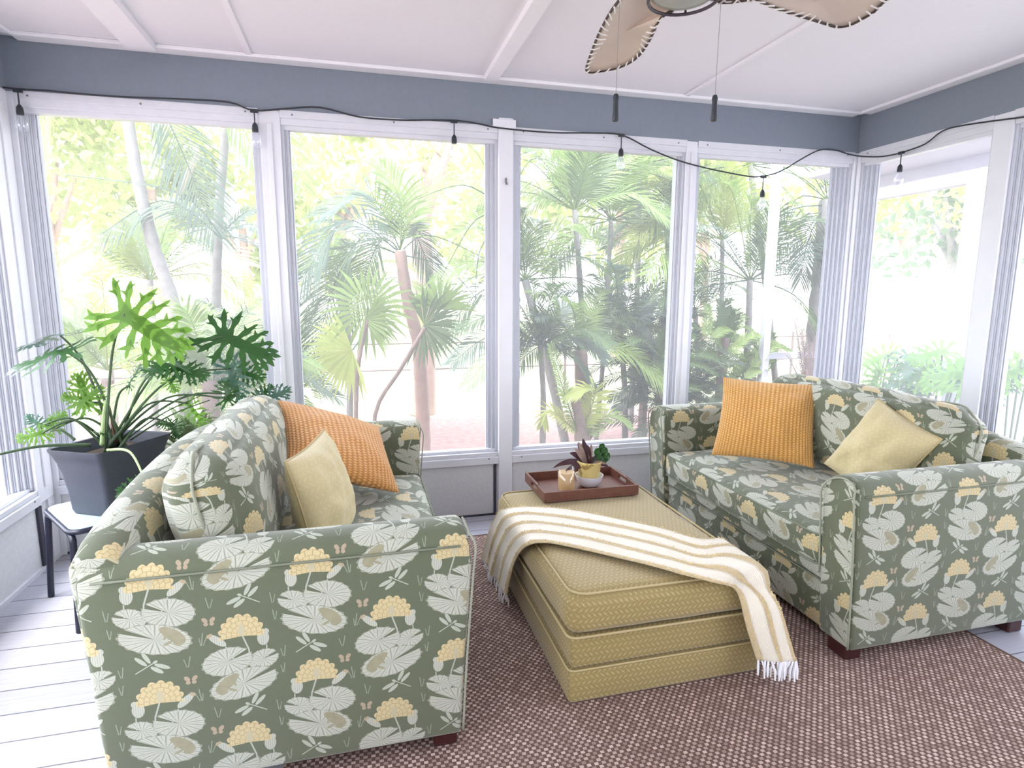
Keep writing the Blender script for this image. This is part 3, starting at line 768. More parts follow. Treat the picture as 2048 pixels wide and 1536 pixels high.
for (dx, dz, s) in [(.045, .035, .020), (.06, .06, .022), (.03, .06, .02), (.075, .035, .02), (.05, .085, .016), (.062, .015, .016)]:
    b = MB(); b.grid(lambda i, j: V((PX+dx, PY-.02, zz+dz))+V((math.cos(i*2*PI)*s*j, -.010+.012*(1-j*j), math.sin(i*2*PI)*s*1.15*j*(1+.1*math.sin(i*18)))), 16, 4)
    b.build('leaf', 'leaf_deep', r, 180)
    b = MB(); b.tube([(PX+.01, PY, zz-.01), (PX+dx, PY-.01, zz+dz)], .0015, 5); b.build('stem', 'petiole', r)

# ------------------------------------------------------------------ corner table and planter
a1, a2 = V((.574, -.819, 0)), V((.819, .574, 0)); TC = V((-1.062, 2.845, 0)); hs = .205
r = root('side_table', TC, 'small dark metal side table with pebbled glass top, in the corner behind the left-hand loveseat', 'table')
def tp(u, v, z): return TC+a1*u+a2*v+V((0, 0, z))
def sq(h, q, z):
    pts = []
    for (sx, sy, a0) in ((1, 1, 0), (-1, 1, 90), (-1, -1, 180), (1, -1, 270)):
        for k in range(6):
            w = math.radians(a0+k*18); pts.append(tp(sx*(h-q)+q*math.cos(w), sy*(h-q)+q*math.sin(w), z))
    return pts
b = MB(); b.tube(sq(hs, .05, .405), .011, 8, closed=True); b.build('frame', 'navy_metal', r, 180)
b = MB(); n_ = 24; b.add(sq(hs-.004, .047, .410)+sq(hs-.004, .047, .4165), [tuple(range(n_)), tuple(range(n_, 2*n_))[::-1]]+[(i, (i+1) % n_, n_+(i+1) % n_, n_+i) for i in range(n_)]); b.build('glass_top', 'pebble', r, 0)
for sx in (-1, 1):
    for sy in (-1, 1):
        b = MB(); k = hs-.02
        b.tube(smoothpts([tp(sx*k*.6, sy*(k+.012), .395), tp(sx*(k-.03), sy*(k+.012), .392), tp(sx*k, sy*(k+.012), .375), tp(sx*(k+.006), sy*(k+.014), .33), tp(sx*(k+.03), sy*(k+.03), .003)], 4), .013, 8); b.build('leg', 'navy_metal', r, 60)
PC = V((-1.045, 2.852, .418)); pa, pb = V((-.887, .463, 0)), V((.463, .887, 0))
r = root('potted_philodendron', PC, 'big split-leaf philodendron in a dark ribbed rectangular planter on the corner table', 'plant')
def prect(s, z, q=.02):
    ha, hb = .135*s, .19*s; pts = []
    for (sa, sb, a0) in ((1, 1, 0), (-1, 1, 90), (-1, -1, 180), (1, -1, 270)):
        for k in range(4):
            w = math.radians(a0+k*30); pts.append(PC+pa*(sa*(ha-q)+q*math.cos(w))+pb*(sb*(hb-q)+q*math.sin(w))+V((0, 0, z)))
    return pts
b = MB(); rings = [(.70, .0), (.74, .02), (.77, .10), (.83, .18), (.88, .215), (.885, .225), (.93, .250), (1.0, .280), (1.0, .287), (.95, .285), (.80, .20)]
vs = []; fs = []; n_ = 16
for s, z in rings: vs += prect(s, z+.0)
for i in range(len(rings)-1): fs += [(i*n_+k, i*n_+(k+1) % n_, (i+1)*n_+(k+1) % n_, (i+1)*n_+k) for k in range(n_)]
fs.append(tuple(range(n_))[::-1]); b.add(vs, fs)
for side, half, ax, ay in ((-1, .135, pb, pa), (1, .135, pb, pa)):     # raised ribs on the long sides and ends
    pass
pot_ = b.build('planter', 'planter', r, 30)
b = MB()
for k in range(9):                                # ribs on the visible short end
    t_ = (k-4)/4*.072; 
    lo = PC+pa*t_*.95-pb*(.190*.72-.002)+V((0, 0, .02)); hi = PC+pa*t_*1.1-pb*(.190*.82-.002)+V((0, 0, .185))
    b.tube([lo, lo.lerp(hi, .5)+pb*.006, hi], .0045, 6)
b.build('rib', 'planter', pot_, 180)
b = MB(); q = prect(.86, .235); b.add(q+[sum(q, V((0, 0, 0)))/16+V((0, 0, .02))], [(k, (k+1) % 16, 16) for k in range(16)]); b.build('soil', 'soil', r)
crown = PC+V((.0, 0, .25))
def philo_leaf(b, base, tip, nrm, wid=1.0, droop=.12, sl=1.0, fold=.25):
    ax = (tip-base); L = ax.length; ax = ax/L; N = (nrm-ax*nrm.dot(ax)).normalized(); sd = N.cross(ax)
    def P(x, y):
        z = -droop*(x*x)-fold*abs(y)**1.5*.5+.02*math.sin(x*9+y*7)
        return base+ax*(x*L)+sd*(y*L)+N*(z*L)
    # middle blade
    n = 12; vs = []; fs = []
    for i in range(n+1):
        x = i/n; w = .115*wid*math.sin(PI*min(1, .22+.78*x))**.8*(1+.06*math.sin(x*30))
        if i == n: w = .004
        vs += [P(x, -w), P(x, 0), P(x, w)]
    for i in range(n): a = i*3; fs += [(a, a+1, a+4, a+3), (a+1, a+2, a+5, a+4)]
    b.add(vs, fs)
    lobes = [(.02, 148, .55), (.04, 122, .55), (.10, 98, .56), (.22, 78, .52), (.36, 64, .47), (.50, 52, .40), (.64, 42, .32), (.78, 34, .22)]
    for sg in (-1, 1):
        for (x0, an, ll) in lobes:
            an = math.radians(an+rnd.uniform(-6, 6)); ll = ll*wid*sl*rnd.uniform(1.05, 1.3)
            dx, dy = math.cos(an), math.sin(an)*sg; px_, py_ = -dy, dx; vs = []; fs = []; m = 9
            for i in range(m+1):
                s = i/m; w = .050*wid*(1.25-.6*s)*(1+.32*math.sin(s*11+x0*9))
                if i == m: w = .003
                bend = .05*s*s
                cx, cy = x0+dx*ll*s+bend, dy*ll*s
                vs += [P(cx-px_*w, cy-py_*w), P(cx, cy), P(cx+px_*w, cy+py_*w)]
                
            for i in range(m): a = i*3; fs += [(a, a+1, a+4, a+3), (a+1, a+2, a+5, a+4)]
            b.add(vs, fs)
            if ll > .33*wid:                       # a side tooth
                for s2, q2 in ((.55, 1), (.72, -1)):
                    cx, cy = x0+dx*ll*s2, dy*ll*s2; ex, ey = cx+(dx*.55+px_*q2*.8)*.15*wid, cy+(dy*.55+py_*q2*.8)*.15*wid
                    b.add([P(cx-dx*.05*wid, cy-dy*.05*wid), P(ex, ey), P(cx+dx*.05*wid, cy+dy*.05*wid)], [(0, 1, 2)])
eye = V((0, 0, CH))
leaves = [  # base px, tip px, depth, material, width, normal bias
 ((249, 628, 2.78), (372, 706, 2.74), 'leaf_fresh', .95, (0, -1, .35), 'petiole'),
 ((131, 702, 2.72), (8, 728, 2.80), 'leaf_deep', .85, (.2, -.45, .9), 'petiole'),
 ((118, 668, 2.80), (40, 690, 2.92), 'leaf_blue', .8, (.3, -.3, .9), 'petiole'),
 ((445, 672, 2.95), (552, 716, 2.95), 'leaf_deep', 1.0, (.0, -.8, .6), 'petiole'),
 ((350, 728, 2.80), (282, 741, 2.75), 'leaf_deep', 1.1, (0, -.6, .8), 'petiole'),
 ((352, 735, 2.82), (415, 752, 2.80), 'leaf_deep', 1.0, (0, -.7, .7), None),
 ((338, 760, 2.84), (352, 786, 2.84), 'leaf_fresh', 1.0, (0, -1, .2), None),
 ((460, 737, 3.0), (478, 806, 3.0), 'leaf_blue', .85, (-.2, -1, .2), 'petiole'),
 ((478, 742, 3.05), (528, 758, 3.0), 'leaf_deep', .9, (0, -.8, .5), None),
 ((455, 797, 3.0), (452, 758, 3.0), 'leaf_deep', 1.2, (0, -1, .1), 'petiole'),
 ((175, 806, 2.86), (152, 742, 2.90), 'leaf_fresh', .9, (.2, -1, 0), 'petiole'),
 ((165, 800, 2.80), (120, 790, 2.80), 'leaf_fresh', .9, (0, -.8, .5), None),
 ((160, 808, 2.78), (205, 770, 2.80), 'leaf_fresh', .8, (0, -.9, .4), None),
 ((84, 866, 2.70), (32, 878, 2.66), 'leaf_fresh', 1.0, (0, -.8, .6), 'petiole'),
 ((82, 852, 2.74), (50, 830, 2.74), 'leaf_blue', .9, (0, -.8, .6), 'petiole'),
 ((108, 858, 2.80), (98, 836, 2.80), 'leaf_fresh', 1.3, (0, -1, .2), 'petiole'),
 ((112, 838, 2.80), (132, 828, 2.80), 'leaf_fresh', 1.3, (0, -1, .2), None),
 ((528, 800, 3.05), (582, 778, 3.05), 'leaf_blue', .8, (0, -1, .3), 'petiole'),
 ((515, 798, 3.05), (548, 768, 3.1), 'leaf_deep', .8, (0, -1, .3), None),
 ((258, 772, 2.9), (280, 722, 2.9), 'leaf_deep', .55, (-.8, -.6, .2), 'petiole'),
 ((348, 850, 3.0), (352, 880, 3.0), 'leaf_deep', 1.0, (0, -1, .2), 'petiole'),
 ((340, 850, 3.0), (310, 846, 3.0), 'leaf_deep', .9, (0, -.9, .4), None),
 ((296, 975, 2.42), (232, 986, 2.38), 'leaf_deep', .9, (.1, -.9, .4), 'petiole_pale'),
 ((375, 806, 2.98), (425, 870, 2.98), 'leaf_fresh', .45, (0, -1, .3), 'petiole'),
 ((215, 870, 2.8), (190, 862, 2.75), 'leaf_deep', .9, (0, -.5, .8), None),
]
for (bp, tp_, mt, wd, nb, pet) in leaves:
    bs, tpv = at(bp[0], bp[1], Y=bp[2]), at(tp_[0], tp_[1], Y=tp_[2])
    b = MB(); philo_leaf(b, bs, tpv, V(nb).normalized(), wd); lf = b.build('leaf', mt, r, 180)
    if pet:
        c0 = crown+V((rnd.uniform(-.04, .05), rnd.uniform(-.05, .04), 0)); h = .12+.25*(bs-c0).length
        if pet == 'petiole_pale': c0 = at(215, 900, Y=2.68); mid = at(262, 915, Y=2.6)+V((0, 0, .02))
        else: mid = c0.lerp(bs, .5)+V((0, 0, h*.45))
        b = MB(); b.tube(smoothpts([c0, mid, bs], 8), [.0065, .0035], 6); b.build('petiole', pet, r, 180)
for (p, q, mt, rr) in [((182, 890, 2.72), (-40, 918, 2.50), 'petiole', .008), ((232, 885, 2.85), (218, 812, 2.82), 'petiole_red', .008), ((205, 890, 2.8), (212, 800, 2.8), 'petiole_pale', .011),
                       ((150, 880, 2.75), (100, 862, 2.75), 'petiole', .006), ((260, 880, 2.9), (420, 800, 3.0), 'petiole', .005), ((250, 880, 2.9), (405, 790, 3.0), 'petiole', .004)]:
    p, q = at(p[0], p[1], Y=p[2]), at(q[0], q[1], Y=q[2]); b = MB(); b.tube(smoothpts([p, p.lerp(q, .5)+V((0, 0, .02)), q], 6), [rr, rr*.5], 6); b.build('petiole', mt, r, 180)

# ------------------------------------------------------------------ fern in a tall cream pot
FP = V((-.80, 3.13, 0))
r = root('potted_fern', FP, 'pale feathery fern in a tall cream pot between the planter and the window', 'plant')
b = MB(); b.lathe([(0, 0), (.10, 0), (.11, .02), (.125, .40), (.132, .60), (.130, .62), (.118, .61), (.11, .55), (0, .55)], FP+V((0, 0, .001)), 32); b.build('pot', 'cream', r, 60)
def frond_mesh(b, pts, ll, n=34, w=.010, ang=55, droop=.25, taper=True, rach=.004, up=V((0, 0, 1)), vee=.15, twist=0):
    """rachis through pts with two rows of leaflets"""
    pts = smoothpts(pts, 8); N = len(pts); cum = [0]
    for i in range(1, N): cum.append(cum[-1]+(pts[i]-pts[i-1]).length)
    Lt = cum[-1]
    def P(s):
        d = s*Lt
        for i in range(1, N):
            if cum[i] >= d or i == N-1:
                f = (d-cum[i-1])/max(1e-9, cum[i]-cum[i-1]); return pts[i-1].lerp(pts[i], f), (pts[i]-pts[i-1]).normalized()
    b.tube([P(k/10)[0] for k in range(11)], [rach, rach*.25], 4, cap=False)
    for i in range(n):
        s = .10+.90*(i+.5)/n; p, d = P(s); sd = d.cross(up)
        if sd.length < .05: sd = d.cross(V((0, 1, 0)))
        sd.normalize(); nn = sd.cross(d).normalized()
        k = math.sin(PI*(.12+.80*s))**.6 if taper else 1
        for sg in (-1, 1):
            l = ll*k*rnd.uniform(.88, 1.08); a = math.radians(ang*(1-.45*s)+rnd.uniform(-5, 5))
            dd = (d*math.cos(a)+sd*sg*math.sin(a)+nn*vee).normalized()
            m = p+dd*l*.5+V((0, 0, -droop*l*.18)); e = p+dd*l*.97+V((0, 0, -droop*l*.75)); wv = (d*math.sin(a)-sd*sg*math.cos(a)).normalized()*w*.5
            b.add([p-wv*.5, p+wv*.5, m+wv, m-wv, e], [(0, 1, 2, 3), (3, 2, 4)])
for k in range(40):
    a = rnd.uniform(0, 2*PI); L_ = rnd.uniform(.16, .36); el = rnd.uniform(.5, 1.35)
    d = V((math.cos(a)*math.cos(el), math.sin(a)*math.cos(el)*.35-.05, math.sin(el)))
    p0 = FP+V((d.x*.05, d.y*.05, .57)); p1 = p0+d*L_*.6; p2 = p0+d*L_+V((0, 0, -L_*.30))
    if p2.y > 3.34: continue
    b = MB(); frond_mesh(b, [p0, p1, p2], .045, 22, .012, 70, .3, True, .002); b.build('frond', 'fern', r, 0, merge=None)

# ------------------------------------------------------------------ string lights
def wl(px, py, wall='B', off=.035):
    return at(px, py, Y=YB-off) if wall == 'B' else at(px, py, X=XR-off)
r = root('string_lights', wl(908, 242), 'black outdoor string lights with clear bulbs draped along the foot of the grey beam', 'string lights')
pts = [wl(x, y) for x, y in [(-30, 170), (35, 178), (90, 181), (150, 187), (250, 194), (380, 199), (460, 205), (508, 221), (575, 217), (640, 215), (720, 234), (800, 240), (860, 240), (908, 241), (950, 246), (1000, 256), (1100, 265), (1180, 266), (1243, 270), (1300, 298), (1360, 322), (1430, 340), (1500, 353), (1527, 352), (1560, 343), (1610, 314), (1640, 300), (1670, 300), (1700, 309)]]
pts += [wl(x, y, 'R') for x, y in [(1728, 313), (1765, 313), (1803, 305), (1850, 288), (1885, 262), (1930, 250), (2048, 234), (2150, 222)]]
b = MB(); b.tube(smoothpts(pts, 4), .0042, 6); b.build('cord', 'black', r, 180)
for (x, y, x2, y2, wall) in [(35, 180, 38, 214, 'B'), (508, 221, 512, 250, 'B'), (908, 242, 911, 274, 'B'), (1243, 270, 1240, 300, 'B'), (1527, 353, 1526, 383, 'B'), (1803, 305, 1802, 332, 'R')]:
    a, c = wl(x, y, wall, .04), wl(x2, y2, wall, .04); c.x, c.y = a.x, a.y
    if wall == 'B' and False: pass
    b = MB(); b.obox(a+V((0, 0, -.002)), (.018, 0, 0) if wall == 'B' else (0, .018, 0), (0, .006, 0) if wall == 'B' else (.006, 0, 0), (0, 0, .008)); b.tube([a, c], .003, 6)
    b.lathe([(0, .012), (.006, .010), (.013, -.002), (.015, -.02), (.014, -.034), (0, -.034)], c, 12); sk = b.build('socket', 'black', r, 40)
    b = MB(); b.lathe([(.010, -.034), (.013, -.045), (.024, -.065), (.027, -.082), (.022, -.100), (.010, -.110), (0, -.112)], c, 16); b.build('bulb', 'bulb_glass', sk, 180)

# ------------------------------------------------------------------ ceiling fan
HB = V((.93, 1.66, 0))
r = root('ceiling_fan', (HB.x, HB.y, ZC), 'ceiling fan with laced parchment leaf blades, dark caged lamp and two pull chains', 'fan')
b = MB(); b.lathe([(0, ZC), (.07, ZC), (.065, ZC-.04), (.014, ZC-.05), (.014, 2.40), (.05, 2.39), (.085, 2.36), (.085, 2.28), (.06, 2.26), (0, 2.26)], HB, 28); b.build('motor_housing', 'bronze', r, 40)
b = MB(); b.lathe([(0, 2.26), (.066, 2.258), (.070, 2.245), (.050, 2.238), (0, 2.238)], HB, 28); b.build('lamp_collar', 'bronze', r, 40)
b = MB(); b.lathe([(.048, 2.237), (.072, 2.225), (.090, 2.205), (.094, 2.188), (.080, 2.176), (.045, 2.168), (0, 2.166)], HB, 32); b.build('lamp_glass', 'lamp_glass', r, 180)
b = MB(); b.tube([HB+V((.098*math.cos(2*PI*k/36), .098*math.sin(2*PI*k/36), 2.172)) for k in range(36)], .0048, 8, closed=True)
for k in range(4):
    q = 2*PI*k/4+PI/4+.2; e = V((math.cos(q), math.sin(q), 0)); b.tube(smoothpts([HB+e*.098+V((0, 0, 2.172)), HB+e*.099+V((0, 0, 2.20)), HB+e*.085+V((0, 0, 2.228)), HB+e*.066+V((0, 0, 2.245))], 3), .0035, 6)
b.build('lamp_cage', 'bronze', r, 60)
# blade outline traced at its own height, hub end hidden above the frame
def blade(k, pts, lace_n):
    poly = [V(p) for p in pts]; n = len(poly); cen = sum(poly, V((0, 0, 0)))/n
    b = MB(); m = 6
    vs = []; fs = []
    for i in range(m+1):
        for p in poly:
            q = cen.lerp(p, i/m); q = q+V((0, 0, .012*(1-(i/m)**2))); vs.append(q)
    for i in range(m):
        for j in range(n): fs.append((i*n+j, i*n+(j+1) % n, (i+1)*n+(j+1) % n, (i+1)*n+j))
    b.add(vs, fs); bl = b.build('blade', 'canvas', r, 180); md = bl.modifiers.new('t', 'SOLIDIFY'); md.thickness = .004
    if k: bl.location = (0, 0, 0)
    b = MB(); b.tube(poly, .0042, 6, closed=True); b.build('rim', 'cane', bl, 180)
    tot = sum((poly[(i+1) % n]-poly[i]).length for i in range(n)); step = tot/lace_n; acc = 0; nxt = 0
    for i in range(n):
        a, c = poly[i], poly[(i+1) % n]; l = (c-a).length
        while nxt < acc+l:
            p = a.lerp(c, (nxt-acc)/l); inn = (cen-p).normalized(); tg = (c-a).normalized()
            b = MB(); b.tube([p-inn*.006+V((0, 0, -.003)), p+inn*.008+V((0, 0, -.008)), p+inn*.030+tg*.010+V((0, 0, -.004))], .0026, 5); b.build('lace', 'lace', bl, 180)
            nxt += step
        acc += l
    return bl
def zpl(px, py, z0=2.17): return at(px, py, Z=z0)
o1 = [zpl(*p) for p in [(1240, -2), (1222, 22), (1205, 52), (1192, 80), (1180, 112), (1172, 138), (1180, 145), (1205, 142), (1235, 136), (1262, 124), (1283, 106), (1302, 76), (1322, 36)]]
hubend = [HB+V((.035, .075, 2.195)), HB+V((-.02, .02, 2.198)), HB+V((-.085, -.01, 2.195)), HB+V((-.135, -.02, 2.185))]
o1 = smoothpts(o1+hubend+[o1[0]], 3)[:-1]
o2 = [zpl(*p) for p in [(1508, -2), (1540, 12), (1580, 26), (1620, 38), (1655, 49), (1675, 54), (1700, 50), (1728, 36), (1750, 22), (1776, -2)]]
o2b = [V((1.50, 1.42, 2.17)), V((1.36, 1.43, 2.18)), V((1.20, 1.52, 2.19)), HB+V((.09, -.04, 2.20)), HB+V((.09, .03, 2.20))]
o2 = smoothpts(o2+o2b+[o2[0]], 3)[:-1]
blade(0, o1, 34); blade(0, o2, 34)
def rot(pts, a):
    c, s = math.cos(a), math.sin(a); return [V((HB.x+(p.x-HB.x)*c-(p.y-HB.y)*s, HB.y+(p.x-HB.x)*s+(p.y-HB.y)*c, p.z)) for p in pts]
blade(0, rot(o1, math.radians(88)), 34); blade(0, rot(o1, math.radians(178)), 34)
for k, (e, q) in enumerate([((-.0, 1), 1), ((1, 0), 1), ((-1, 0), 1), ((0, -1), 1)]):
    d = V((e[0], e[1], 0)); b = MB(); b.tube([HB+d*.06+V((0, 0, 2.275)), HB+d*.11+V((0, 0, 2.23)), HB+d*.17+V((0, 0, 2.199))], [.010, .007], 6); b.build('blade_arm', 'bronze', r, 60)
for (xa, ya, xb, yb, Yd) in [(1246, -60, 1232, 190, 1.70), (1444, -60, 1430, 192, 1.70)]:
    bot = at(xb, yb, Y=Yd); top = V((HB.x+(-.065 if xb < 1300 else .065), HB.y+.02, 2.27)); top = top.lerp(V((bot.x, bot.y, 2.27)), .55)
    top = V((bot.x+.004, bot.y, 2.262)); 
    b = MB(); b.tube([HB+V((-.05 if xb < 1300 else .05, .03, 2.28)), top, bot], .0008, 5)
    for k in range(60):
        q = top.lerp(bot, k/60); b.lathe([(0, .0015), (.0015, 0), (0, -.0015)], q, 5)
    ch = b.build('pull_chain', 'chain', r, 60)
    b = MB(); b.lathe([(0, .004), (.006, .002), (.009, -.008), (.0075, -.016), (.008, -.045), (.010, -.068), (.008, -.072), (0, -.072)], bot, 12); b.build('pull_knob', 'black', ch, 50)

# ------------------------------------------------------------------ outdoors: ground
GZ = -.35
one('mulch_ground', 'mulch', boxes((-9, 10, 3.5, 7.9, GZ-.1, GZ)), smooth=0, **st)
one('lawn', 'lawn', boxes((-40, 60, 7.9, 60, GZ-.1, GZ-.005), (-40, -9, 3.5, 7.9, GZ-.1, GZ-.005)), smooth=0, **st)
one('side_yard_ground', 'mulch', boxes((-9, XL-.13, -6, 3.5, GZ-.1, GZ)), smooth=0, **st)
one('patio', 'paving', boxes((XR+.13, 30, -6, 3.5, GZ-.1, GZ+.002), (10, 30, 3.5, 7.9, GZ-.1, GZ+.002)), smooth=0, **st)
rr = one('swimming_pool', 'paving', boxes((9.5, 10.0, 1.0, 7.4, GZ, GZ+.18), (14.4, 14.8, 1.0, 7.4, GZ, GZ+.18)), 'low pool with pale coping and turquoise water seen through the right-hand windows', 'pool', smooth=0)
one('water', 'water', boxes((10.0, 14.4, 1.0, 7.4, GZ, GZ+.10)), parent=rr, smooth=0)
one('garden_wall', 'brick', boxes((17, 17.3, -4, 14, GZ, GZ+.75)), 'low pink brick garden wall beyond the pool', 'wall', smooth=0)

# ------------------------------------------------------------------ outdoors: plants
def palm(name, label, cat, group, trunk, fronds, tr=.05, tmat='trunk_grey', nseg=6):
    """trunk: list of (px,py); fronds: list of (base, mid, tip as (px,py)), leaflet length, material. All at depth Y"""
    Y = trunk[0][2]
    pts = [at(p[0], p[1], Y=p[2]) for p in trunk]
    if pts[-1].z > GZ: pts.append(V((pts[-1].x, pts[-1].y, GZ)))
    r = root(name, pts[-1], label, cat, group)
    b = MB(); sp = smoothpts(pts, 5); N = len(sp); rs = [tr*(.75+.35*i/(N-1))*(1+.06*math.sin(i*2.4)) for i in range(N)]
    b.tube(sp, rs, 9); b.build('trunk', tmat, r, 60)
    for fdef in fronds:
        (pa_, pm, pt_, ll, mt, n, w) = fdef[:7]
        P3 = [at(q[0], q[1], Y=(q[2] if len(q) > 2 else Y)) for q in (pa_, pm, pt_)]
        vee = fdef[7] if len(fdef) > 7 else .15
        b = MB(); frond_mesh(b, P3, ll, n, w, 58, .35, True, .008, V(fdef[8]) if len(fdef) > 8 else V((0, -.5, 1)), vee); b.build('frond', mt, r, 0, merge=None)
    return r
def rfr(cx, cy, Y, n, L, mats, ll=.35, seed=0, lo=-60, hi=240, w=.014, nl=36, dz=.5):
    """fronds radiating from a crown centre seen at (cx, cy)"""
    g = random.Random(seed); out = []; k = FPX/Y*.93
    for i in range(n):
        a = math.radians(lo+(hi-lo)*(i+g.random()*.7)/n); l = L*k*g.uniform(.7, 1.1); dy = g.uniform(-dz, dz)
        mx_, my_ = cx+math.cos(a)*l*.55, cy-math.sin(a)*l*.55-l*.10; tx, ty = cx+math.cos(a)*l, cy-math.sin(a)*l+l*.22
        out.append(((cx, cy, Y), (mx_, my_, Y+dy*.5), (tx, ty, Y+dy), ll*g.uniform(.8, 1.1), g.choice(mats), nl, w, g.uniform(.0, .3)))
    return out
F = lambda a, m, t_, ll, mt, n=44, w=.015, vee=.2, up=(0, -.6, 1): (a, m, t_, ll, mt, n, w, vee, up)
palm('feather_palm', 'tall curving feather palm with one wide frond, seen through the leftmost back window', 'palm tree', None,
     [(240, 120, 5.4), (262, 280, 5.4), (285, 400, 5.4), (310, 500, 5.4), (345, 600, 5.4), (362, 680, 5.4), (368, 760, 5.4)],
     [F((448, 478), (355, 385), (130, 350), .62, 'palm_grey', 46, .0018, .45), F((240, 150), (330, 230), (430, 470), .45, 'palm_grey'), F((240, 150), (420, 160), (520, 330), .45, 'palm_light'),
      F((240, 150), (120, 150), (60, 330), .45, 'palm_lime'), F((445, 478), (330, 400), (200, 470), .35, 'palm_grey', 34, .017, -.2)], .055, 'trunk_grey')
palm('slender_palm', 'straight slender grey-trunked palm seen through the leftmost back window, right of the curving one', 'palm tree', None,
     [(462, 130, 5.8), (452, 260, 5.8), (440, 400, 5.8), (434, 520, 5.8), (432, 640, 5.8), (432, 760, 5.8)],
     rfr(460, 140, 5.8, 6, 1.3, ['palm_light', 'palm_lime'], .4, 3)+rfr(440, 470, 5.8, 3, .7, ['palm_grey'], .25, 5, -40, 60), .045, 'trunk_grey')
palm('pygmy_palm', 'low bushy pygmy date palm behind the philodendron, outside the leftmost back window', 'palm tree', None,
     [(420, 760, 4.9), (425, 860, 4.9)],
     rfr(425, 770, 4.9, 17, 1.05, ['palm_light', 'fern', 'palm_light', 'palm_grey'], .30, 11, -25, 205, .018, 40), .07, 'trunk_brown')
palm('pygmy_palm', 'sparse pale pygmy palm outside the leftmost back window, left of the bushy one', 'palm tree', None,
     [(215, 760, 5.6), (215, 860, 5.6)],
     rfr(215, 740, 5.6, 11, 1.15, ['palm_lime', 'fern', 'palm_light'], .30, 12, -15, 195, .02, 34), .06, 'trunk_brown')
palm('arching_palm', 'grey-green palm with drooping arched fronds outside the second back window', 'palm tree', None,
     [(800, 500, 5.6), (815, 600, 5.7), (835, 680, 5.8), (842, 760, 5.9), (846, 850, 6.0)],
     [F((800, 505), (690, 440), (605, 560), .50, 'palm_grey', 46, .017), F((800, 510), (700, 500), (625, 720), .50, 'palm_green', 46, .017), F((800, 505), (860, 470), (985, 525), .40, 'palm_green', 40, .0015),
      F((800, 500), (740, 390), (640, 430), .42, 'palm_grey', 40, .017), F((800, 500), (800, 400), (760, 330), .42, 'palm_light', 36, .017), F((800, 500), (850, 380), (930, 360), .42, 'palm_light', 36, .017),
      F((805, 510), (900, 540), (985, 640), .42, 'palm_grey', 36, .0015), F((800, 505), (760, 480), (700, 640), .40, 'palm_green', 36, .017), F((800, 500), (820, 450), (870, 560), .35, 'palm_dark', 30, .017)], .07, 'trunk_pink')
palm('overhanging_palm', 'palm whose fan of fronds hangs in from the right of the second back window', 'palm tree', None,
     [(1015, 380, 4.9), (1020, 600, 4.9), (1022, 800, 4.9)],
     [F((1010, 420), (930, 370), (830, 400), .40, 'palm_green', 36, .0014), F((1010, 430), (950, 440), (880, 560), .42, 'palm_green', 40, .0014), F((1010, 420), (950, 300), (880, 270), .38, 'palm_light', 36, .0014),
      F((1015, 410), (1060, 320), (1120, 330), .38, 'palm_green', 36, .0014), F((1015, 420), (1070, 360), (1100, 440), .38, 'palm_light', 36, .0014), F((1010, 440), (960, 500), (950, 620), .36, 'palm_grey', 34, .0014)], .05, 'trunk_brown')
def fanpalm(name, label, stem, leaves_, mt, tr=.018):
    pts = [at(p[0], p[1], Y=p[2]) for p in stem]; pts.append(V((pts[-1].x, pts[-1].y, GZ)))
    r = root(name, pts[-1], label, 'palm tree'); b = MB(); b.tube(smoothpts(pts, 4), tr, 7); b.build('trunk', 'trunk_brown', r, 60)
    for (cx, cy, R_, a0, a1_, mt) in leaves_:
        Y = stem[0][2]; c = at(cx, cy, Y=Y); k = Y*1.05/FPX; b = MB(); n = 30
        for i in range(n):
            a = math.radians(a0+(a1_-a0)*(i+.5)/n); l = R_*k*rnd.uniform(.85, 1.05)
            d = (CR*math.cos(a)+V((0, 0, 1))*math.sin(a)+V((0, .25*math.sin(i*1.9), 0))).normalized()
            sd = d.cross(V((0, 1, 0))).normalized()*l*.040
            m = c+d*l*.6; e = c+d*l+V((0, 0, -l*.10)); b.add([c, m+sd, m-sd, e], [(0, 1, 2), (1, 3, 2)])
        b.build('leaf', mt, r, 0, merge=None)
        b = MB(); b.tube([c, pts[0].lerp(pts[1], .3)], .008, 5); b.build('leaf_stalk', 'petiole', r)
fanpalm('fan_palm', 'fan palm on a thin dark stem in the middle of the second back window', [(735, 640, 4.8), (718, 720, 4.8), (712, 820, 4.8)],
        [(735, 615, 95, -100, 260, 'palm_light'), (705, 700, 95, 110, 290, 'palm_lime'), (728, 640, 70, -60, 60, 'palm_light')], 'palm_light')
fanpalm('fan_palm', 'fan palm leaning on a slanting stem at the right of the second back window', [(850, 655, 5.0), (800, 740, 5.0), (750, 830, 5.0)],
        [(848, 650, 85, -120, 120, 'palm_green'), (880, 620, 75, 0, 170, 'palm_light')], 'palm_green')
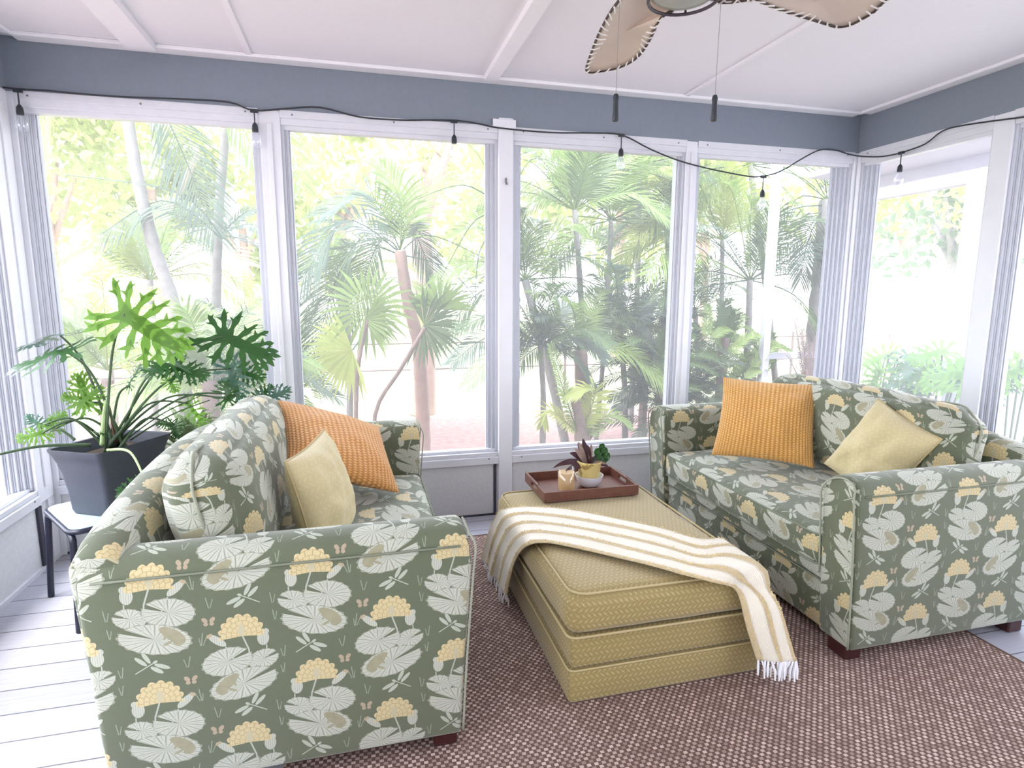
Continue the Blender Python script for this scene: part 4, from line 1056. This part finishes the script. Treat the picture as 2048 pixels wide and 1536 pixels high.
# areca clump in the third back window
g = random.Random(4)
def areca(label, base, top, n, mats, seed, L=.95, ll=.30, tr=.03, Y=5.5, lo=-40, hi=220, tm='trunk_grey'):
    (bx, by), (tx, ty) = base, top
    mid = ((bx+tx)/2+4, (by+ty)/2)
    palm('areca_palm', label, 'palm tree', 'areca palms outside the back windows', [(tx, ty, Y), (mid[0], mid[1], Y), (bx, by, Y)],
         rfr(tx, ty, Y, n+3, L*1.08, mats, ll*1.1, seed, lo, hi, .014, 44), tr, tm)
areca('areca palm with a leaning pale trunk at the left of the third back window', (1130, 885), (1050, 560), 9, ['palm_green', 'palm_light', 'palm_light'], 21, 1.0, .34, .05, 5.6)
areca('tall areca palm rising in the middle of the third back window', (1172, 885), (1150, 420), 10, ['palm_light', 'palm_light', 'palm_green'], 22, 1.1, .36, .035, 5.5, 0, 180)
areca('dark-stemmed areca palm right of centre in the third back window', (1192, 880), (1222, 440), 9, ['palm_light', 'palm_green', 'palm_lime'], 23, .9, .30, .028, 5.7)
areca('thick-based areca palm with a low bright drooping frond in the third back window', (1165, 890), (1160, 700), 9, ['palm_light', 'palm_green', 'palm_grey'], 24, .75, .26, .085, 5.2, -20, 200, 'trunk_brown')
areca('areca palm close to the right frame of the third back window', (1320, 800), (1335, 470), 9, ['palm_green', 'palm_dark', 'palm_light'], 25, .8, .28, .03, 6.0)
areca('areca palm with wide grey-green fronds in the fourth back window', (1480, 860), (1500, 560), 10, ['palm_green', 'palm_light', 'palm_grey'], 26, 1.1, .36, .04, 5.3)
areca('light green areca palm at the upper left of the fourth back window', (1430, 860), (1445, 480), 9, ['palm_light', 'palm_lime'], 27, 1.0, .34, .03, 5.8, 10, 190)
areca('short areca palm low at the left of the third back window', (1085, 890), (1080, 690), 9, ['palm_grey', 'palm_green', 'fern'], 28, .7, .24, .03, 5.0, -30, 210)
palm('low_palm', 'young palm with one bright folded frond at the foot of the third back window', 'palm tree', None, [(1150, 800, 4.5), (1165, 880, 4.5)],
     [F((1160, 880), (1130, 790), (1100, 690), .16, 'palm_light', 40, .014), F((1160, 870), (1190, 780), (1130, 790), .20, 'palm_lime', 44, .016), F((1165, 880), (1215, 830), (1260, 850), .16, 'palm_light', 34, .014), F((1160, 870), (1100, 820), (1085, 850), .16, 'palm_lime', 30, .014)], .05, 'trunk_brown')
areca('pale areca palm behind the others at the top of the third back window', (1260, 860), (1280, 330), 11, ['palm_light', 'palm_lime', 'palm_green'], 71, 1.2, .40, .04, 6.6, -20, 200)
areca('areca palm behind the mullion between the third and fourth back windows', (1395, 860), (1390, 620), 6, ['palm_green', 'palm_light', 'palm_grey'], 72, .9, .30, .04, 6.4, -20, 200)
areca('tall areca palm arching over the top of the fourth back window', (1560, 860), (1500, 330), 12, ['palm_light', 'palm_green', 'palm_light'], 73, 1.3, .42, .04, 5.9, -50, 230)
areca('low grey-green areca palm right of centre in the third back window', (1250, 880), (1240, 660), 6, ['palm_green', 'palm_light', 'palm_grey'], 74, .75, .26, .035, 5.6, -20, 200)
areca('areca palm behind the fan palms in the second back window', (700, 840), (690, 600), 10, ['palm_grey', 'palm_light', 'palm_lime'], 75, 1.0, .32, .04, 6.8, -10, 190)
areca('pale areca palm low in the leftmost back window behind the curving palm', (310, 840), (300, 560), 11, ['palm_light', 'palm_lime', 'fern'], 76, 1.2, .36, .04, 7.0, -10, 190)
def shrub(name, label, cat, group, cx, cy, Y, n, spread, mats, L=.45, ll=.12, seed=0, lo=-10, hi=190, dz=.5):
    base = at(cx, cy, Y=Y); r = root(name, (base.x, base.y, GZ), label, cat, group); g = random.Random(seed)
    for i in range(n):
        p0 = V((base.x+g.uniform(-spread, spread), base.y+g.uniform(-.2, .2), max(GZ, base.z+g.uniform(-.3, .45)))); a = math.radians(g.uniform(lo, hi))
        d = V((math.cos(a), g.uniform(-.4, .4), math.sin(a))); l = L*g.uniform(.6, 1.1)
        b = MB(); frond_mesh(b, [p0, p0+d*l*.6, p0+d*l+V((0, 0, -.25*l))], ll, 22, .014, 50, .3, True, .003, V((0, -.6, 1))); b.build('frond', g.choice(mats), r, 0, merge=None)
    b = MB(); b.tube([V((base.x, base.y, GZ)), V((base.x+.03, base.y, base.z+.35))], .05, 7); b.build('trunk', 'trunk_brown', r)
    return r
shrub('dense_cycad', 'dense dark green cycad against the right frame of the third back window', 'shrub', None, 1318, 790, 5.2, 80, .20, ['palm_dark', 'palm_dark', 'palm_green'], .62, .15, 31)
shrub('dense_cycad', 'dark cycad higher up behind the densest one in the third back window', 'shrub', None, 1290, 680, 6.0, 36, .30, ['palm_dark', 'palm_green'], .60, .15, 32)
shrub('feathery_shrub', 'bright feathery green shrub low at the left of the fourth back window', 'shrub', None, 1440, 745, 5.2, 55, .30, ['palm_light', 'palm_green', 'palm_light'], .5, .12, 33)
shrub('feathery_shrub', 'feathery green shrub beside the white railing in the fourth back window', 'shrub', None, 1500, 770, 5.8, 34, .25, ['palm_light', 'palm_green'], .5, .12, 34)
shrub('feathery_shrub', 'pale feathery shrub low behind the left-hand loveseat, outside the first two windows', 'shrub', None, 560, 740, 5.6, 40, .40, ['fern', 'palm_grey', 'palm_light'], .6, .14, 35)
# grey trunk palm at the right end of the fourth window
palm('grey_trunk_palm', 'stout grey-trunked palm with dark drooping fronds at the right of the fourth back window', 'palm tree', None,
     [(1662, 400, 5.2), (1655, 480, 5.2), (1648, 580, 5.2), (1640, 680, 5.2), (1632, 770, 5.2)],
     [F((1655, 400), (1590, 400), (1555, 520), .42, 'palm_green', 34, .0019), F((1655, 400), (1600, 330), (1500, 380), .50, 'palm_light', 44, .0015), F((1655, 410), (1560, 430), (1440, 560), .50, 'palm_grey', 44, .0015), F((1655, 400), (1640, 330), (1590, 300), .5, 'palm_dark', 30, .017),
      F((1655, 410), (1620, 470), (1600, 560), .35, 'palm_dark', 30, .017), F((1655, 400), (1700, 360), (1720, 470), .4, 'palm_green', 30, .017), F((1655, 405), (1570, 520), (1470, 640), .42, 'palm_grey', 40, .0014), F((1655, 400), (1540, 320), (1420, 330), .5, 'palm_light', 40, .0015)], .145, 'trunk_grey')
palm('dead_frond_palm', 'small palm with dark dry fronds in front of the white railing', 'palm tree', None, [(1610, 740, 4.8), (1612, 800, 4.8)],
     [F((1612, 790), (1600, 700), (1590, 640), .16, 'palm_dead', 36, .014), F((1612, 790), (1625, 720), (1640, 670), .16, 'palm_dead', 36, .014), F((1612, 790), (1580, 720), (1560, 700), .14, 'palm_dead', 30, .012), F((1612, 780), (1610, 730), (1605, 660), .14, 'palm_dead', 30, .014)], .03, 'trunk_brown')
# big leaved plants outside the right wall
def bigleaf(label, cx, cy, X, n, seed, mats, s=.22):
    g = random.Random(seed); base = at(cx, cy, X=X); r = root('elephant_philodendron', (base.x, base.y, GZ), label, 'shrub', 'big-leaved plants outside the right-hand windows')
    for i in range(n):
        a = math.radians(g.uniform(10, 170)); l = g.uniform(.25, .6)
        tipb = base+V((g.uniform(-.2, .3), math.cos(a)*l*.8-.18, math.sin(a)*l*.75))
        b = MB(); b.tube(smoothpts([V((base.x, base.y, GZ)), base.lerp(tipb, .5)+V((0, 0, .05)), tipb], 4), .007, 5); b.build('petiole', 'petiole', r)
        b = MB(); d = V((g.uniform(-.6, .2), math.cos(a), g.uniform(-.5, .1))).normalized()
        philo_leaf(b, tipb, tipb+d*s*g.uniform(.8, 1.3), V((-.7, -.5, .7)), .9); b.build('leaf', g.choice(mats), r, 180)
bigleaf('split-leaf plant outside the fifth window, left one behind the right-hand loveseat', 1750, 790, 4.3, 11, 41, ['leaf_fresh', 'leaf_deep', 'leaf_fresh'])
bigleaf('split-leaf plant outside, just left of the last white mullion', 1870, 800, 4.4, 10, 42, ['leaf_deep', 'leaf_blue', 'leaf_fresh'])
bigleaf('split-leaf plant outside the rightmost window at the photo edge', 2030, 790, 4.1, 12, 43, ['leaf_fresh', 'leaf_fresh', 'leaf_deep'], .28)
# trees far away
def tree(label, px, Y, h, w, n, mt, seed, tmat='trunk_pink', tr=.14, zb=None, X=None, lean=0):
    g = random.Random(seed); p = at(px, 700, Y=Y) if X is None else at(px, 700, X=X)
    p = V((p.x, p.y, GZ)); r = root('garden_tree', p, label, 'tree', 'trees beyond the lawn')
    b = MB(); b.tube(smoothpts([p, p+V((.05+lean*.3, 0, h*.3)), p+V((lean, 0, h*.62))], 4), [tr, tr*.6], 8)
    for k in range(3): 
        a = g.uniform(0, 2*PI); b.tube([p+V((lean*.7, 0, h*.45)), p+V((math.cos(a)*w*.4+lean, math.sin(a)*w*.3, h*.75))], [tr*.5, tr*.2], 6)
    b.build('trunk', tmat, r, 60); b = MB(); blobs = [(g.uniform(-w, w)*.7, g.uniform(-w, w)*.4, g.uniform(-.28, .32)*h, g.uniform(.25, .5)*w) for k in range(9)]
    for i in range(int(n*.62)):
        bx, by, bz, br = g.choice(blobs); d = V((g.gauss(0, 1), g.gauss(0, 1), g.gauss(0, 1))).normalized()*br*g.uniform(.6, 1)
        c = p+V((bx+lean, by, h*.72+bz))+d; s = .0105*Y*g.uniform(.6, 1.2) if X is None else .0105*X*g.uniform(.6, 1.2)
        e1 = V((g.gauss(0, 1), g.gauss(0, 1), g.gauss(0, 1))).normalized(); e2 = e1.cross(V((g.gauss(0, 1), g.gauss(0, 1), g.gauss(0, 1)))).normalized()
        b.add([c-e1*s, c-e2*s*.5, c+e1*s, c+e2*s*.5], [(0, 1, 2, 3)])
    b.build('foliage', mt, r, 0, merge=None)
tree('yellow-green tree far behind the left edge of the leftmost back window', 120, 12, 5.2, 2.0, 3000, 'foliage_far', 51)
tree('yellow-green tree far behind the curving feather palm', 330, 14, 6.0, 2.4, 3000, 'foliage_far', 52)
tree('pale tree far behind the right half of the leftmost back window', 500, 15, 5.0, 2.0, 2400, 'foliage_far', 53)
tree('pinkish-barked tree standing on the mulch edge in the second back window', 842, 8.2, 5.4, 1.7, 1500, 'foliage_far', 54, 'trunk_pink', .19)
tree('bright tree far behind the left half of the second back window', 690, 14, 6.2, 2.2, 2200, 'foliage_far', 55)
tree('bright tree far behind the middle white post', 1010, 15, 6.0, 2.4, 2600, 'foliage_far', 56)
tree('bright tree far behind the areca palms of the third back window', 1230, 14, 6.0, 2.2, 2600, 'foliage_far', 57)
tree('pale tree far behind the mullion between the two right-hand back windows', 1400, 16, 5.6, 2.6, 2600, 'foliage_far', 58)
tree('pale green tree far beyond the lawn in the left half of the fifth window', 1790, 0, 6.2, 3.0, 2200, 'foliage_far', 59, X=18, tr=.2)
tree('green tree with a dark leaning trunk beyond the pool in the fifth window', 1885, 0, 5.4, 2.6, 2200, 'foliage_far_green', 60, 'trunk_grey', .2, X=15)
tree('pale green tree beyond the pool in the rightmost window', 2060, 0, 6.0, 2.6, 2200, 'foliage_far', 61, X=14, tr=.18)
tree('bright tree outside the left-hand side windows', -120, 7.5, 5.0, 2.0, 2000, 'foliage_far', 62)
# white outbuilding posts, beam and railing outside
r = root('pergola', (4.7, 4.6, GZ), 'white pergola with posts, beam and low railing outside the back right corner', 'pergola')
pp = at(1535, 600, Y=5.0); b = MB(); b.box(pp.x-.035, pp.x+.035, 4.96, 5.03, GZ, 2.65); b.build('post', 'ext_white', r, 0)
q1 = at(1938, 600, X=4.75); b = MB(); b.box(4.68, 4.82, q1.y-.10, q1.y+.08, GZ, 2.52); b.build('post', 'ext_white', r, 0)
b = MB(); z1 = at(1800, 375, X=4.75).z; b.box(4.70, 4.80, q1.y, 5.0, z1-.075, z1+.05); b.build('beam', 'ext_white', r, 0)
a_, c_ = at(1520, 712, Y=5.0), at(1700, 735, Y=4.9)
b = MB(); b.box(pp.x, 4.75, 4.97, 5.02, a_.z-.03, a_.z+.03); b.box(pp.x, 4.75, 4.98, 5.01, a_.z-.45, a_.z-.41); b.build('railing', 'ext_white', r, 0)
b = MB(); b.box(4.70, 4.80, 4.93, 5.05, GZ, 2.52); b.build('post', 'ext_white', r, 0)
MAT['soffit'] = plain('soffit_paint', (.66, .66, .74), .6, .04)
one('eave_soffit', 'soffit', boxes((XR+WT, XR+.62, Y0, YB+.6, 2.20, 2.235), (XR+.58, XR+.62, Y0, YB+.6, 2.12, 2.20)), smooth=0, **st)
# black wire fence posts at the garden edge
r = root('wire_fence', (2, 8.4, GZ), 'thin wire fence strung along the far edge of the mulch bed', 'fence')
b = MB(); 
for z in (.25, .62): b.tube([(-5, 8.4, z), (9, 8.4, z)], .012, 5)
b.build('wire', 'palm_dead', r)
for x in range(-5, 10, 2): b = MB(); b.tube([(x, 8.4, GZ), (x, 8.4, .7)], .02, 6); b.build('post', 'palm_dead', r)

# ------------------------------------------------------------------ light
w = bpy.data.worlds.new('sky'); bpy.context.scene.world = w; w.use_nodes = True; nt = w.node_tree
bg = nt.nodes['Background']; tc = nt.nodes.new('ShaderNodeTexCoord'); sp = nt.nodes.new('ShaderNodeSeparateXYZ'); nt.links.new(tc.outputs['Generated'], sp.inputs[0])
rp = nt.nodes.new('ShaderNodeValToRGB'); nt.links.new(sp.outputs[2], rp.inputs[0])
rp.color_ramp.elements[0].position = 0; rp.color_ramp.elements[0].color = (.97, .97, 1, 1); rp.color_ramp.elements[1].position = .7; rp.color_ramp.elements[1].color = (.78, .86, 1, 1)
nt.links.new(rp.outputs[0], bg.inputs[0]); bg.inputs[1].default_value = 2.2
sun = bpy.data.lights.new('sun', 'SUN'); sun.energy = 2.4; sun.angle = math.radians(28); sun.color = (1, .96, .9)
so = bpy.data.objects.new('sun', sun); C.objects.link(so)
so.rotation_euler = V((.42, .20, -.88)).to_track_quat('-Z', 'Y').to_euler()
sc = bpy.context.scene
sc.view_settings.view_transform = 'Standard'; sc.view_settings.look = 'None'; sc.view_settings.gamma = 1; sc.view_settings.use_curve_mapping = False
sc.view_settings.exposure = 1.68
sc.cycles.max_bounces = 8; sc.cycles.diffuse_bounces = 4; sc.cycles.transparent_max_bounces = 12
sc.cycles.caustics_reflective = False; sc.cycles.caustics_refractive = False
